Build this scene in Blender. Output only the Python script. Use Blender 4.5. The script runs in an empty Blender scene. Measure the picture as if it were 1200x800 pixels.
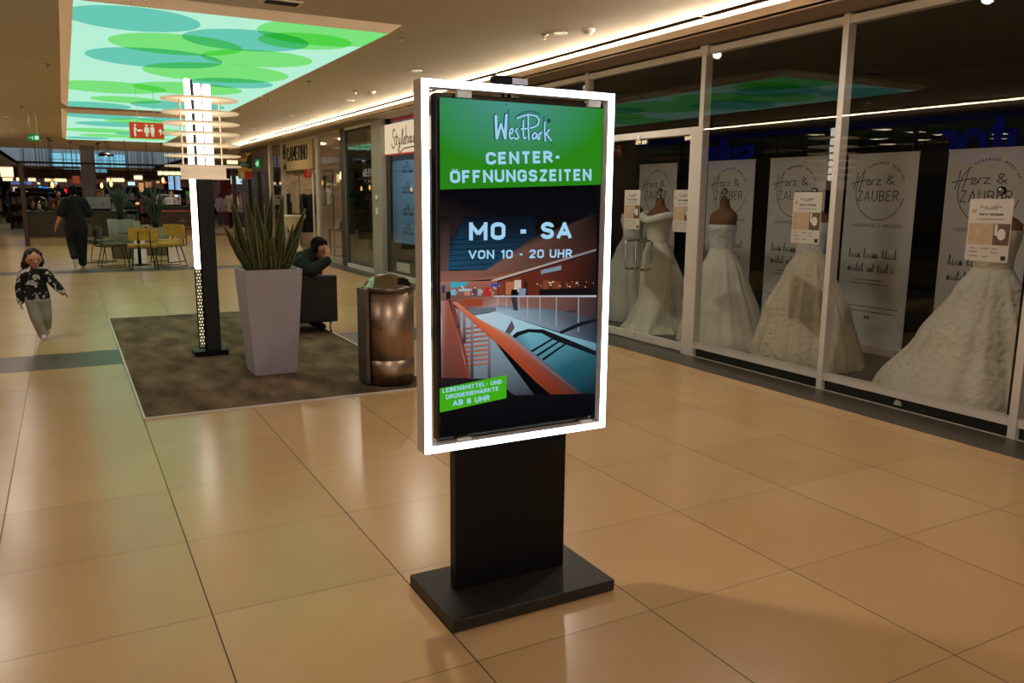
import bpy, bmesh, math, random
from mathutils import Vector, Matrix
R = random.Random(7)
S = bpy.context.scene
COL = S.collection
PI = math.pi

# ------------------------------------------------------------------ camera, world, view
F_PX, PITCH, YAW, ROLL, CAM_H = 949.0, 0.17724, 0.50053, 0.00905, 1.6
def cam_basis():
    cy, sy = math.cos(YAW), math.sin(YAW)
    w = Vector((sy*math.cos(PITCH), cy*math.cos(PITCH), -math.sin(PITCH)))
    rt = Vector((cy, -sy, 0)); up = rt.cross(w)
    a = rt*math.cos(ROLL) + up*math.sin(ROLL)
    u = -rt*math.sin(ROLL) + up*math.cos(ROLL)
    return a, u, w
CA, CU, CW = cam_basis()
CC = Vector((0, 0, CAM_H))
cam = bpy.data.cameras.new('camera')
cam.sensor_width = 36; cam.lens = F_PX/1200*36; cam.clip_end = 300; cam.clip_start = 0.05
camo = bpy.data.objects.new('camera', cam); COL.objects.link(camo)
m = Matrix.Identity(4)
for i in range(3):
    m[i][0], m[i][1], m[i][2], m[i][3] = CA[i], CU[i], -CW[i], CC[i]
camo.matrix_world = m
S.camera = camo
wd = bpy.data.worlds.new('world'); S.world = wd; wd.use_nodes = True
wd.node_tree.nodes['Background'].inputs[0].default_value = (1.0, 0.75, 0.5, 1)
wd.node_tree.nodes['Background'].inputs[1].default_value = 0.05
S.view_settings.view_transform = 'Standard'; S.view_settings.look = 'None'
S.view_settings.exposure = 0.0; S.view_settings.gamma = 1.0
S.view_settings.use_curve_mapping = False
S.cycles.use_denoising = True
S.cycles.max_bounces = 8; S.cycles.diffuse_bounces = 4; S.cycles.glossy_bounces = 4
S.cycles.transmission_bounces = 6; S.cycles.transparent_max_bounces = 24
S.cycles.sample_clamp_indirect = 4.0
S.cycles.caustics_reflective = False; S.cycles.caustics_refractive = False

# light levels
COVE, PANEL, DOWN, KIOSK, TOTEM = 185.0, 1.08, 94.0, 7.0, 8.0
CAM_FILL = 75.0
dl = bpy.data.lights.new('camera_side_fill', 'AREA'); dl.shape = 'RECTANGLE'; dl.size = 6.4; dl.size_y = 2.8; dl.energy = CAM_FILL; dl.color = (1.0, 0.93, 0.86)
dlo = bpy.data.objects.new('camera_side_fill', dl); COL.objects.link(dlo); dlo.location = (1.0, -5.8, 1.6); dlo.rotation_euler = (math.radians(90), 0, 0)   # added unseen fill light behind the camera, brightens faces turned towards it

def at(px, py, Y):      # point of the plane Y = const seen at a pixel of the photograph
    d = CW + CA*((px-600)/F_PX) - CU*((py-400)/F_PX)
    return CC + d*(Y/d.y)
def atz(px, py, z):
    d = CW + CA*((px-600)/F_PX) - CU*((py-400)/F_PX)
    return CC + d*((z-CAM_H)/d.z)
def atx(px, py, X):
    d = CW + CA*((px-600)/F_PX) - CU*((py-400)/F_PX)
    return CC + d*(X/d.x)

# ------------------------------------------------------------------ colour / material helpers
def lin(c):
    if isinstance(c, str):
        c = c.lstrip('#'); c = [int(c[i:i+2], 16) for i in (0, 2, 4)]
    o = []
    for v in c[:3]:
        v = v/255.0
        o.append(v/12.92 if v <= 0.04045 else ((v+0.055)/1.055)**2.4)
    return tuple(o)
def P(name, col, rough=0.5, metal=0.0, emit=None, es=0.0, var=0.10, scale=8.0, spec=0.5, bump=0.0, alpha=1.0, coat=0.0, stretch=None):
    """principled material with a noise-driven variation of its colour and roughness"""
    mt = bpy.data.materials.new(name); mt.use_nodes = True
    nt = mt.node_tree; b = nt.nodes['Principled BSDF']
    c = lin(col)
    b.inputs['Roughness'].default_value = rough; b.inputs['Metallic'].default_value = metal
    b.inputs['Specular IOR Level'].default_value = spec
    b.inputs['Coat Weight'].default_value = coat
    tc = nt.nodes.new('ShaderNodeTexCoord')
    nz = nt.nodes.new('ShaderNodeTexNoise'); nz.inputs['Scale'].default_value = scale; nz.inputs['Detail'].default_value = 4
    if stretch:
        mp = nt.nodes.new('ShaderNodeMapping'); mp.inputs['Scale'].default_value = stretch
        nt.links.new(tc.outputs['Object'], mp.inputs['Vector']); nt.links.new(mp.outputs[0], nz.inputs['Vector'])
    else:
        nt.links.new(tc.outputs['Object'], nz.inputs['Vector'])
    rp = nt.nodes.new('ShaderNodeValToRGB')
    rp.color_ramp.elements[0].position = 0.3; rp.color_ramp.elements[1].position = 0.7
    rp.color_ramp.elements[0].color = tuple(v*(1-var) for v in c)+(1,)
    rp.color_ramp.elements[1].color = tuple(min(1, v*(1+var)) for v in c)+(1,)
    nt.links.new(nz.outputs['Fac'], rp.inputs['Fac']); nt.links.new(rp.outputs[0], b.inputs['Base Color'])
    if emit is not None:
        b.inputs['Emission Color'].default_value = lin(emit)+(1,); b.inputs['Emission Strength'].default_value = es
    if bump:
        bp = nt.nodes.new('ShaderNodeBump'); bp.inputs['Strength'].default_value = bump; bp.inputs['Distance'].default_value = 0.01
        nt.links.new(nz.outputs['Fac'], bp.inputs['Height']); nt.links.new(bp.outputs[0], b.inputs['Normal'])
    if alpha < 1: b.inputs['Alpha'].default_value = alpha
    return mt
def EM(name, col, es):
    mt = bpy.data.materials.new(name); mt.use_nodes = True
    nt = mt.node_tree; nt.nodes.clear()
    e = nt.nodes.new('ShaderNodeEmission'); e.inputs[0].default_value = lin(col)+(1,); e.inputs[1].default_value = es
    o = nt.nodes.new('ShaderNodeOutputMaterial'); nt.links.new(e.outputs[0], o.inputs[0]); return mt
def GLASS(name, tint, refl=1.0):
    """clear architectural pane: transmits straight, mirrors more at grazing angles"""
    mt = bpy.data.materials.new(name); mt.use_nodes = True
    nt = mt.node_tree; nt.nodes.clear()
    t = nt.nodes.new('ShaderNodeBsdfTransparent'); t.inputs[0].default_value = tuple(tint)+(1,)
    g = nt.nodes.new('ShaderNodeBsdfGlossy'); g.inputs['Roughness'].default_value = 0.0
    lw = nt.nodes.new('ShaderNodeLayerWeight'); lw.inputs['Blend'].default_value = 0.5
    p = nt.nodes.new('ShaderNodeMath'); p.operation = 'POWER'; p.inputs[1].default_value = 5
    ma = nt.nodes.new('ShaderNodeMath'); ma.operation = 'MULTIPLY_ADD'; ma.inputs[1].default_value = 0.9; ma.inputs[2].default_value = 0.040*refl
    mx = nt.nodes.new('ShaderNodeMixShader'); o = nt.nodes.new('ShaderNodeOutputMaterial')
    nt.links.new(lw.outputs['Facing'], p.inputs[0]); nt.links.new(p.outputs[0], ma.inputs[0]); nt.links.new(ma.outputs[0], mx.inputs[0])
    nt.links.new(t.outputs[0], mx.inputs[1]); nt.links.new(g.outputs[0], mx.inputs[2]); nt.links.new(mx.outputs[0], o.inputs[0])
    return mt

# ------------------------------------------------------------------ mesh builder
class MB:
    def __init__(s): s.v = []; s.f = []; s.c = []; s.sm = []
    def add(s, vs, fs, col=None, smooth=False):
        n = len(s.v); s.v += [tuple(q) for q in vs]
        for f in fs: s.f.append([i+n for i in f]); s.c.append(col); s.sm.append(smooth)
        return s
    def box(s, x0, x1, y0, y1, z0, z1, col=None):
        v = [(x0,y0,z0),(x1,y0,z0),(x1,y1,z0),(x0,y1,z0),(x0,y0,z1),(x1,y0,z1),(x1,y1,z1),(x0,y1,z1)]
        return s.add(v, [(0,3,2,1),(4,5,6,7),(0,1,5,4),(1,2,6,5),(2,3,7,6),(3,0,4,7)], col)
    def hexa(s, lo, hi):     # lo, hi: four corners each, bottom ring and top ring
        return s.add(list(lo)+list(hi), [(0,3,2,1),(4,5,6,7),(0,1,5,4),(1,2,6,5),(2,3,7,6),(3,0,4,7)])
    def prism(s, poly, y0, y1, col=None):    # poly in (x,z), extruded along y
        n = len(poly)
        v = [(x,y0,z) for x,z in poly]+[(x,y1,z) for x,z in poly]
        f = [tuple(range(n)), tuple(range(2*n-1, n-1, -1))]+[(i, i+n, (i+1)%n+n, (i+1)%n) for i in range(n)]
        return s.add(v, f, col)
    def plate(s, poly, z0, z1):              # poly in (x,y), extruded along z
        n = len(poly)
        v = [(x,y,z0) for x,y in poly]+[(x,y,z1) for x,y in poly]
        return s.add(v, [tuple(range(n-1,-1,-1)), tuple(range(n,2*n))]+[(i, (i+1)%n, (i+1)%n+n, i+n) for i in range(n)])
    def rev(s, prof, c=(0,0,0), n=24, cap=True, sx=1, sy=1, a0=0, a1=2*PI):   # prof: (r, z[, ox, oy])
        full = abs(a1-a0-2*PI) < 1e-6; k = n if full else n+1
        v = []
        for q in prof:
            ox, oy = (q[2], q[3]) if len(q) > 2 else (0, 0)
            for i in range(k):
                a = a0+(a1-a0)*i/n
                v.append((c[0]+ox+q[0]*sx*math.cos(a), c[1]+oy+q[0]*sy*math.sin(a), c[2]+q[1]))
        f = []
        for j in range(len(prof)-1):
            for i in range(n if full else n):
                i2 = (i+1) % k
                f.append((j*k+i, j*k+i2, (j+1)*k+i2, (j+1)*k+i))
        s.add(v, f, None, True)
        if cap and full:
            m0 = len(s.v)-len(v)
            s.f.append([m0+i for i in range(k-1,-1,-1)]); s.c.append(None); s.sm.append(False)
            b = m0+(len(prof)-1)*k
            s.f.append([b+i for i in range(k)]); s.c.append(None); s.sm.append(False)
        return s
    def tube(s, pts, r, n=8, cap=True):
        pts = [Vector(p) for p in pts]; L = len(pts)
        rr = r if isinstance(r, (list, tuple)) else [r]*L
        v = []; up = None
        for i, p in enumerate(pts):
            t = (pts[min(i+1, L-1)]-pts[max(i-1, 0)]).normalized()
            if up is None:
                up = Vector((0,0,1)) if abs(t.z) < 0.9 else Vector((1,0,0))
            a = t.cross(up).normalized(); up = a.cross(t).normalized()
            for k in range(n):
                an = 2*PI*k/n
                v.append(p+a*(rr[i]*math.cos(an))+up*(rr[i]*math.sin(an)))
        f = [(i*n+k, i*n+(k+1)%n, (i+1)*n+(k+1)%n, (i+1)*n+k) for i in range(L-1) for k in range(n)]
        s.add(v, f, None, True)
        if cap:
            b = len(s.v)-len(v)
            s.f += [[b+k for k in range(n-1,-1,-1)], [b+(L-1)*n+k for k in range(n)]]; s.c += [None]*2; s.sm += [False]*2
        return s
    def cap(s, p0, r0, p1, r1, n=12):       # tapered limb with round ends
        p0, p1 = Vector(p0), Vector(p1); d = p1-p0
        if d.length < 1e-6: d = Vector((0,0,1e-4)); p1 = p0+d
        t = d.normalized(); pts = []; rr = []
        for k in range(1, 5):
            a = PI/2*k/4; pts.append(p0-t*(r0*math.cos(a))); rr.append(r0*math.sin(a))
        for k in range(0, 4):
            a = PI/2*k/4; pts.append(p1+t*(r1*math.sin(a))); rr.append(r1*math.cos(a))
        ax = t.cross(Vector((0,0,1)) if abs(t.z) < 0.9 else Vector((1,0,0))).normalized(); bx = ax.cross(t)
        v = []
        for p, r in zip(pts, rr):
            for i in range(n):
                an = 2*PI*i/n; v.append(p+ax*(r*math.cos(an))+bx*(r*math.sin(an)))
        L = len(pts)
        f = [(j*n+i, j*n+(i+1)%n, (j+1)*n+(i+1)%n, (j+1)*n+i) for j in range(L-1) for i in range(n)]
        f += [tuple(range(n-1,-1,-1)), tuple((L-1)*n+i for i in range(n))]
        return s.add(v, f, None, True)
    def ell(s, c, r, n=14, m=10):
        v = []; f = []
        for j in range(1, m):
            b = PI*j/m
            for i in range(n):
                a = 2*PI*i/n
                v.append((c[0]+r[0]*math.sin(b)*math.cos(a), c[1]+r[1]*math.sin(b)*math.sin(a), c[2]-r[2]*math.cos(b)))
        f = [(j*n+i, j*n+(i+1)%n, (j+1)*n+(i+1)%n, (j+1)*n+i) for j in range(m-2) for i in range(n)]
        k = len(v); v += [(c[0],c[1],c[2]-r[2]), (c[0],c[1],c[2]+r[2])]
        f += [(k, (i+1)%n, i) for i in range(n)]+[(k+1, (m-2)*n+i, (m-2)*n+(i+1)%n) for i in range(n)]
        return s.add(v, f, None, True)
    def stroke(s, pts, w, y0=0.0, d=0.002, n=8):   # pen stroke on the x-z plane, front face at y0, thickness d
        for i, (a, b) in enumerate(zip(pts[:-1], pts[1:])):
            a = Vector((a[0], 0, a[1])); b = Vector((b[0], 0, b[1])); t = b-a
            if t.length < 1e-7: continue
            nrm = Vector((-t.z, 0, t.x)).normalized()*(w/2)
            q = [a-nrm, b-nrm, b+nrm, a+nrm]
            s.add([(p.x, y0, p.z) for p in q]+[(p.x, y0+d, p.z) for p in q], [(0,1,2,3),(7,6,5,4),(0,4,5,1),(2,6,7,3)])
        for a in pts:
            s.prism([(a[0]+w/2*math.cos(2*PI*k/n), a[1]+w/2*math.sin(2*PI*k/n)) for k in range(n)], y0+0.0002, y0+d)
        return s
    def text(s, body, x, z, y=0.0, size=0.1, width=None, height=None, bold=0.0, depth=0.002, align='C', rot=0.0, shear=0.0):
        """lettering on the x-z plane facing -y; (x, z) is the middle (or left end) of the base line"""
        cu = bpy.data.curves.new('t', 'FONT'); cu.body = body; cu.size = 1.0; cu.offset = bold; cu.shear = shear
        cu.extrude = 0.5; cu.resolution_u = 3
        ob = bpy.data.objects.new('t', cu)
        me = bpy.data.meshes.new_from_object(ob)
        vs = [v.co.copy() for v in me.vertices]
        if vs:
            x0 = min(v.x for v in vs); x1 = max(v.x for v in vs); yb = min(v.y for v in vs); yt = max(v.y for v in vs)
            sx = width/(x1-x0) if width else size
            sz = height/(yt-yb) if height else (size if not width else sx)
            if height and not width: sx = sz
            base = 0 if not height else 0
            ox = {'C': -(x0+x1)/2, 'L': -x0, 'R': -x1}[align]
            cr, sr = math.cos(rot), math.sin(rot); out = []
            for v in vs:
                a, b = (v.x+ox)*sx, (v.y-base)*sz
                out.append((x+a*cr-b*sr, y+depth*(0.5-v.z), z+a*sr+b*cr))
            s.add(out, [tuple(p.vertices) for p in me.polygons])
        bpy.data.objects.remove(ob); bpy.data.curves.remove(cu); bpy.data.meshes.remove(me)
        return s
    def build(s, name, mat, parent=None, loc=None, rot=None, bev=0.0, colattr=False, fix=True):
        me = bpy.data.meshes.new(name)
        me.from_pydata(s.v, [], s.f)
        for p, q in zip(me.polygons, s.sm): p.use_smooth = q
        if fix:
            bm = bmesh.new(); bm.from_mesh(me); bmesh.ops.recalc_face_normals(bm, faces=bm.faces); bm.to_mesh(me); bm.free()
        if mat: me.materials.append(mat)
        ob = bpy.data.objects.new(name, me); COL.objects.link(ob)
        if parent: ob.parent = parent
        if loc: ob.location = loc
        if rot: ob.rotation_euler = rot
        if bev:
            md = ob.modifiers.new('edge', 'BEVEL'); md.width = bev; md.segments = 2; md.limit_method = 'ANGLE'; md.angle_limit = 0.7
        return ob


# ------------------------------------------------------------------ upright sans lettering drawn with a pen of even width
def _arc(cx, cz, rx, rz, a0, a1, n=10):
    return [(cx+rx*math.cos(math.radians(a0+(a1-a0)*i/n)), cz+rz*math.sin(math.radians(a0+(a1-a0)*i/n))) for i in range(n+1)]
def _O(w): 
    r = w/2
    return [(0,.5)]+_arc(r,1-r,r,r,180,0)[0:]+[(w,.5)]+_arc(r,r,r,r,0,-180)+[(0,.5)]
_w = .46
GL = {
 'A': (.52, [[(0,0),(.26,1),(.52,0)],[(.09,.28),(.43,.28)]]), 'B': (.44, [[(0,0),(0,1),(.2,1)]+_arc(.2,.76,.22,.24,90,-90)+[(0,.52)],[(.2,.52)]+_arc(.2,.26,.24,.26,90,-90)+[(0,0)]]),
 'C': (_w, [[(_w,.7)]+_arc(.23,.77,.23,.23,0,180)+_arc(.23,.23,.23,.23,180,360)+[(_w,.3)]]),
 'D': (.46, [[(0,0),(0,1),(.2,1)]+_arc(.2,.74,.26,.26,90,0)+_arc(.2,.26,.26,.26,0,-90)+[(0,0)]]),
 'E': (.40, [[(.40,1),(0,1),(0,0),(.40,0)],[(0,.52),(.35,.52)]]), 'F': (.38, [[(.38,1),(0,1),(0,0)],[(0,.5),(.33,.5)]]),
 'G': (_w, [[(_w,.72)]+_arc(.23,.77,.23,.23,0,180)+_arc(.23,.23,.23,.23,180,360)+[(_w,.48),(.25,.48)]]),
 'H': (.46, [[(0,0),(0,1)],[(.46,0),(.46,1)],[(0,.5),(.46,.5)]]), 'I': (.0, [[(0,0),(0,1)]]), 'J': (.3, [[(.3,1),(.3,.2)]+_arc(.12,.18,.18,.18,0,-120)]),
 'K': (.46, [[(0,0),(0,1)],[(.44,1),(.02,.42)],[(.16,.56),(.47,0)]]), 'L': (.38, [[(0,1),(0,0),(.38,0)]]),
 'M': (.60, [[(0,0),(0,1),(.30,.3),(.60,1),(.60,0)]]), 'N': (.47, [[(0,0),(0,1),(.47,0),(.47,1)]]), 'O': (_w, [_O(_w)]),
 'P': (.44, [[(0,0),(0,1),(.2,1)]+_arc(.2,.74,.24,.26,90,-90)+[(0,.48)]]), 'Q': (_w, [_O(_w),[(.28,.24),(.5,-.04)]]),
 'R': (.45, [[(0,0),(0,1),(.2,1)]+_arc(.2,.74,.24,.26,90,-90)+[(0,.48)],[(.2,.48),(.46,0)]]),
 'S': (.44, [[(.43,.76)]+_arc(.22,.77,.21,.23,0,180)+[(.02,.70)]+[(.08,.58),(.22,.52),(.36,.46),(.43,.34)]+_arc(.22,.24,.22,.24,10,-180)]),
 'T': (.46, [[(0,1),(.46,1)],[(.23,1),(.23,0)]]), 'U': (.46, [[(0,1),(0,.23)]+_arc(.23,.23,.23,.23,180,360)+[(.46,1)]]),
 'V': (.50, [[(0,1),(.25,0),(.50,1)]]), 'W': (.74, [[(0,1),(.18,0),(.37,.8),(.56,0),(.74,1)]]), 'Y': (.48, [[(0,1),(.24,.45),(.48,1)],[(.24,.45),(.24,0)]]),
 'Z': (.43, [[(0,1),(.43,1),(0,0),(.43,0)]]), 'X': (.46, [[(0,0),(.46,1)],[(0,1),(.46,0)]]),
 '0': (.44, [_O(.44)]), '1': (.2, [[(0,.80),(.2,1),(.2,0)]]), '2': (.43, [[(0,.74)]+_arc(.21,.78,.21,.22,180,0)+[(.42,.70),(0,0),(.43,0)]]),
 '8': (.44, [_arc(.22,.76,.19,.24,-90,270,16),_arc(.22,.26,.22,.26,90,450,16)]), '-': (.24, [[(0,.45),(.24,.45)]]), ' ': (.14, []), '&': (.5, [[(.5,0),(.1,.75)]+_arc(.22,.84,.12,.16,200,-30)+[(.06,.36)]+_arc(.2,.2,.2,.2,150,340)]),
 '!': (.0, [[(0,1),(0,.3)],[(0,.04),(0,0)]]), '.': (.0, [[(0,.05),(0,0)]]), ':': (.0, [[(0,.05),(0,0)],[(0,.55),(0,.5)]]),
}
for a_, b_ in (('Ö','O'),('Ä','A'),('Ü','U')):
    w_, s_ = GL[b_]; GL[a_] = (w_, s_+[[(w_/2-.12,1.20),(w_/2-.12,1.26)],[(w_/2+.12,1.20),(w_/2+.12,1.26)]])
def flat_line(q, pts, w, fr, closed=False):
    """mitred pen line; fr maps (x, z) to a vertex, its second value is the back face"""
    P2 = [Vector(p) for p in pts]
    P2 = [p for i, p in enumerate(P2) if i == 0 or (p-P2[i-1]).length > 1e-5]
    n = len(P2); lo = []; hi = []
    cl = (P2[0]-P2[-1]).length < 1e-6
    for i in range(n):
        a = P2[i-1] if i else (P2[-2] if cl else None); b = P2[i+1] if i < n-1 else (P2[1] if cl else None)
        t0 = (P2[i]-a).normalized() if a is not None and (P2[i]-a).length > 1e-9 else None
        t1 = (b-P2[i]).normalized() if b is not None and (b-P2[i]).length > 1e-9 else None
        t0 = t0 or t1; t1 = t1 or t0
        n0 = Vector((-t0.y, t0.x)); n1 = Vector((-t1.y, t1.x)); m_ = n0+n1
        m_ = m_/max(m_.dot(n0), 0.55) if m_.length > 1e-6 else n0
        lo.append(P2[i]-m_*(w/2)); hi.append(P2[i]+m_*(w/2))
    v = []
    for k_ in range(n): v += [fr(lo[k_], 0), fr(hi[k_], 0), fr(lo[k_], 1), fr(hi[k_], 1)]
    f = []
    for k_ in range(n-1):
        a = k_*4; f += [(a,a+4,a+5,a+1),(a+2,a+3,a+7,a+6),(a,a+2,a+6,a+4),(a+1,a+5,a+7,a+3)]
    f += [(0,1,3,2),((n-1)*4,(n-1)*4+2,(n-1)*4+3,(n-1)*4+1)]
    q.add(v, f)
def sans(q, body, x, z, y=0.0, height=0.05, width=None, weight=0.17, depth=0.0006, align='C', rot=0.0, gap=0.16):
    """capitals on the x-z plane facing -y, base line at (x, z)"""
    g = gap+weight; adv = []; cur = 0
    for ch in body.upper():
        w_ = GL.get(ch, GL[' '])[0]; adv.append(cur); cur += w_+g
    tot = cur-g+weight
    sz = height*(1-0)/1.0; k_ = height-weight*height
    sx = (width/tot) if width else height
    off = {'C': -tot/2, 'L': 0, 'R': -tot}[align]+weight/2
    cr, sr = math.cos(rot), math.sin(rot)
    def corner_split(ln):
        out = [[Vector(ln[0])]]
        for i in range(1, len(ln)):
            p = Vector(ln[i])
            if (p-out[-1][-1]).length < 1e-5: continue
            if len(out[-1]) > 1:
                d0 = (out[-1][-1]-out[-1][-2]).normalized(); d1 = (p-out[-1][-1]).normalized()
                if d0.dot(d1) < -0.1: out.append([out[-1][-1].copy()])
            out[-1].append(p)
        return out
    for ch, a in zip(body.upper(), adv):
        for ln0 in GL.get(ch, GL[' '])[1]:
          closed = (Vector(ln0[0])-Vector(ln0[-1])).length < 1e-5
          parts = corner_split(ln0)
          for ln in parts:
            pts = []
            for p_ in ln:
                pts.append(Vector(((p_.x+a+off)*sx/height, weight/2+p_.y*(1-weight))))
            inside = max(p_.y for p_ in ln) <= 1.001 and min(p_.y for p_ in ln) >= -0.001
            if inside and not (closed and len(parts) == 1):
                for e, n_ in ((0, 1), (-1, -2)):
                    if ln[e].y > 0.999 or ln[e].y < 0.001:
                        d_ = (pts[e]-pts[n_])
                        if d_.length > 1e-6 and abs(d_.y) > 0.5*d_.length: pts[e] = pts[e]+d_.normalized()*weight*(1.0 if abs(d_.x) < 0.1*d_.length else 0.42)
            cz = (lambda v: min(1.0, max(0.0, v))) if inside else (lambda v: v)
            xl = (a+off)*sx/height-weight/2; xr = (a+off+GL.get(ch, GL[' '])[0])*sx/height+weight/2
            cx = (lambda v: min(xr, max(xl, v))) if ch in 'NZMEFHLT' else (lambda v: v)
            flat_line(q, pts, weight, lambda p, b: (x+(cx(p[0])*cr-cz(p[1])*sr)*height, y+b*depth, z+(cx(p[0])*sr+cz(p[1])*cr)*height))
    return q

def thing(name, label, cat, loc=(0,0,0), rz=0.0, group=None):
    o = bpy.data.objects.new(name, None); COL.objects.link(o); o.empty_display_size = 0.1
    o.location = loc; o.rotation_euler = (0,0,rz)
    return tag(o, label, cat, group)
def tag(o, label, cat, group=None, kind=None):
    o['label'] = label; o['category'] = cat
    if group: o['group'] = group
    if kind: o['kind'] = kind
    return o
def struct(o, label=None, cat=None):
    o['kind'] = 'structure'
    if label: o['label'] = label
    if cat: o['category'] = cat
    return o
def copy_tree(o, parent=None):
    c = o.copy(); COL.objects.link(c)
    if parent: c.parent = parent
    for ch in o.children: copy_tree(ch, c)
    return c
def blob(name, shape, mat, parent, vox=0.01, it=5):
    """one continuous skin around overlapping tapered limbs"""
    ob = shape.build(name, mat, parent, fix=False)
    md = ob.modifiers.new('r', 'REMESH'); md.mode = 'VOXEL'; md.voxel_size = vox; md.use_smooth_shade = True
    sm = ob.modifiers.new('s', 'SMOOTH'); sm.factor = 0.5; sm.iterations = it
    dg = bpy.context.evaluated_depsgraph_get(); dg.update()
    me = bpy.data.meshes.new_from_object(ob.evaluated_get(dg))
    old = ob.data; ob.modifiers.clear(); ob.data = me; me.name = name
    if not me.materials: me.materials.append(mat)
    bpy.data.meshes.remove(old)
    return ob

# ------------------------------------------------------------------ shared materials
M = {}
M['ceiling'] = P('ceiling_paint', (204,190,168), 0.85, var=0.03, scale=1.2)
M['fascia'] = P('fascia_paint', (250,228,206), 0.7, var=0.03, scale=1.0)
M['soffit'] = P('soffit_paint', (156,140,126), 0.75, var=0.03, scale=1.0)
M['granite'] = P('dark_granite', (68,60,52), 0.34, var=0.25, scale=60)
M['alu'] = P('shopfront_aluminium', (214,206,198), 0.45, 0.05, var=0.05, scale=3)
M['alu_dark'] = P('dark_aluminium', (48,46,45), 0.45, 0.3, var=0.08)
M['black'] = P('black_powder_coat', (11,11,13), 0.4, 0.0, var=0.2, scale=30, spec=0.2)
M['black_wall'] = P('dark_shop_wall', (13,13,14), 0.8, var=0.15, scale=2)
M['chrome'] = P('chrome', (190,188,184), 0.12, 1.0, var=0.05)
M['steel'] = P('brushed_steel', (170,148,130), 0.36, 1.0, var=0.10, scale=14, stretch=(1,1,0.05))
M['white_plastic'] = P('white_plastic', (225,222,214), 0.4, var=0.03)
M['white_paint'] = P('white_paint', (214,208,200), 0.6, var=0.04)
M['glass'] = GLASS('shop_glass', (0.93,0.93,0.92), 1.0)
M['glass_green'] = GLASS('greenish_glass', (0.72,0.80,0.77), 1.5)
M['wood_dark'] = P('dark_walnut', (52,33,24), 0.5, var=0.3, scale=5, stretch=(1,1,8))
M['wood_mid'] = P('warm_oak', (128,84,52), 0.5, var=0.2, scale=5, stretch=(1,1,8))
M['skin'] = P('skin', (196,140,112), 0.55, var=0.05, scale=20)
M['hair_dark'] = P('dark_hair', (20,14,12), 0.85, var=0.4, scale=60, bump=0.6, spec=0.15)
M['black_cloth'] = P('black_cloth', (9,9,11), 0.9, var=0.25, scale=30, bump=0.2)
M['warm_led'] = EM('warm_led', (255,236,206), COVE)
pass

# ================================================================== SETTING
TX, TY, TW, TL = -0.3831, 1.5654, 0.7640, 0.7603
def floor_material():
    mt = bpy.data.materials.new('polished_stone_tiles'); mt.use_nodes = True
    nt = mt.node_tree; N = nt.nodes; Lk = nt.links; b = N['Principled BSDF']
    tc = N.new('ShaderNodeTexCoord'); sp = N.new('ShaderNodeSeparateXYZ'); Lk.new(tc.outputs['Object'], sp.inputs[0])
    def mth(op, a, bb=None, c=None):
        n = N.new('ShaderNodeMath'); n.operation = op
        for i, q in enumerate((a, bb, c)):
            if q is None: continue
            if isinstance(q, (int, float)): n.inputs[i].default_value = q
            else: Lk.new(q, n.inputs[i])
        return n.outputs[0]
    u = mth('DIVIDE', mth('SUBTRACT', sp.outputs[0], TX), TW); v = mth('DIVIDE', mth('SUBTRACT', sp.outputs[1], TY), TL)
    def dist(q, w):      # distance to the nearest joint, metres
        f = mth('FRACT', q); return mth('MULTIPLY', mth('MINIMUM', f, mth('SUBTRACT', 1.0, f)), w)
    ju = mth('LESS_THAN', dist(u, TW), 0.0026); jv = mth('LESS_THAN', dist(v, TL), 0.0020)
    joint = mth('MAXIMUM', ju, mth('MULTIPLY', jv, 0.8))
    cmb = N.new('ShaderNodeCombineXYZ'); Lk.new(mth('FLOOR', u), cmb.inputs[0]); Lk.new(mth('FLOOR', v), cmb.inputs[1])
    wn = N.new('ShaderNodeTexWhiteNoise'); Lk.new(cmb.outputs[0], wn.inputs['Vector'])
    nz = N.new('ShaderNodeTexNoise'); nz.inputs['Scale'].default_value = 2.2; nz.inputs['Detail'].default_value = 6; Lk.new(tc.outputs['Object'], nz.inputs['Vector'])
    rp = N.new('ShaderNodeValToRGB'); rp.color_ramp.elements[0].position = 0.25; rp.color_ramp.elements[1].position = 0.75
    rp.color_ramp.elements[0].color = lin((190,153,108))+(1,); rp.color_ramp.elements[1].color = lin((202,165,118))+(1,)
    Lk.new(mth('ADD', mth('MULTIPLY', nz.outputs['Fac'], 0.6), mth('MULTIPLY', wn.outputs['Value'], 0.4)), rp.inputs['Fac'])
    mx = N.new('ShaderNodeMix'); mx.data_type = 'RGBA'; mx.inputs['B'].default_value = lin((72,50,32))+(1,)
    Lk.new(joint, mx.inputs['Factor']); Lk.new(rp.outputs[0], mx.inputs['A']); Lk.new(mx.outputs['Result'], b.inputs['Base Color'])
    Lk.new(mth('ADD', mth('MULTIPLY', joint, 0.4), mth('ADD', 0.20, mth('MULTIPLY', nz.outputs['Fac'], 0.06))), b.inputs['Roughness'])
    b.inputs['Specular IOR Level'].default_value = 0.5
    return mt
XS = 5.59          # plane of the shopfronts beyond the kiosk
XO = -2.45         # plane of the shopfronts opposite
fl = MB().box(-9, 15, -6, 84, -0.1, 0).build('floor', floor_material()); struct(fl)
# granite bands let into the floor (flush inlays, 1.5 mm proud)
struct(MB().box(5.16, XS+0.06, -6, 30, -0.01, 0.0015).build('trim_1', M['granite']))
struct(MB().box(-2.4, 5.16, 8.40, 9.20, -0.01, 0.0015).build('trim_2', M['granite']))
struct(MB().box(-2.4, 5.16, 18.45, 19.25, -0.01, 0.0015).build('trim_3', M['granite']))
# ceiling
CZ = 3.22
struct(MB().box(-2.2, 5.55, -6, 36, CZ, CZ+0.12).build('ceiling', M['ceiling']))
def wall(n, *a, m=None): return struct(MB().box(*a).build(n, m or M['white_paint']))
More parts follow.
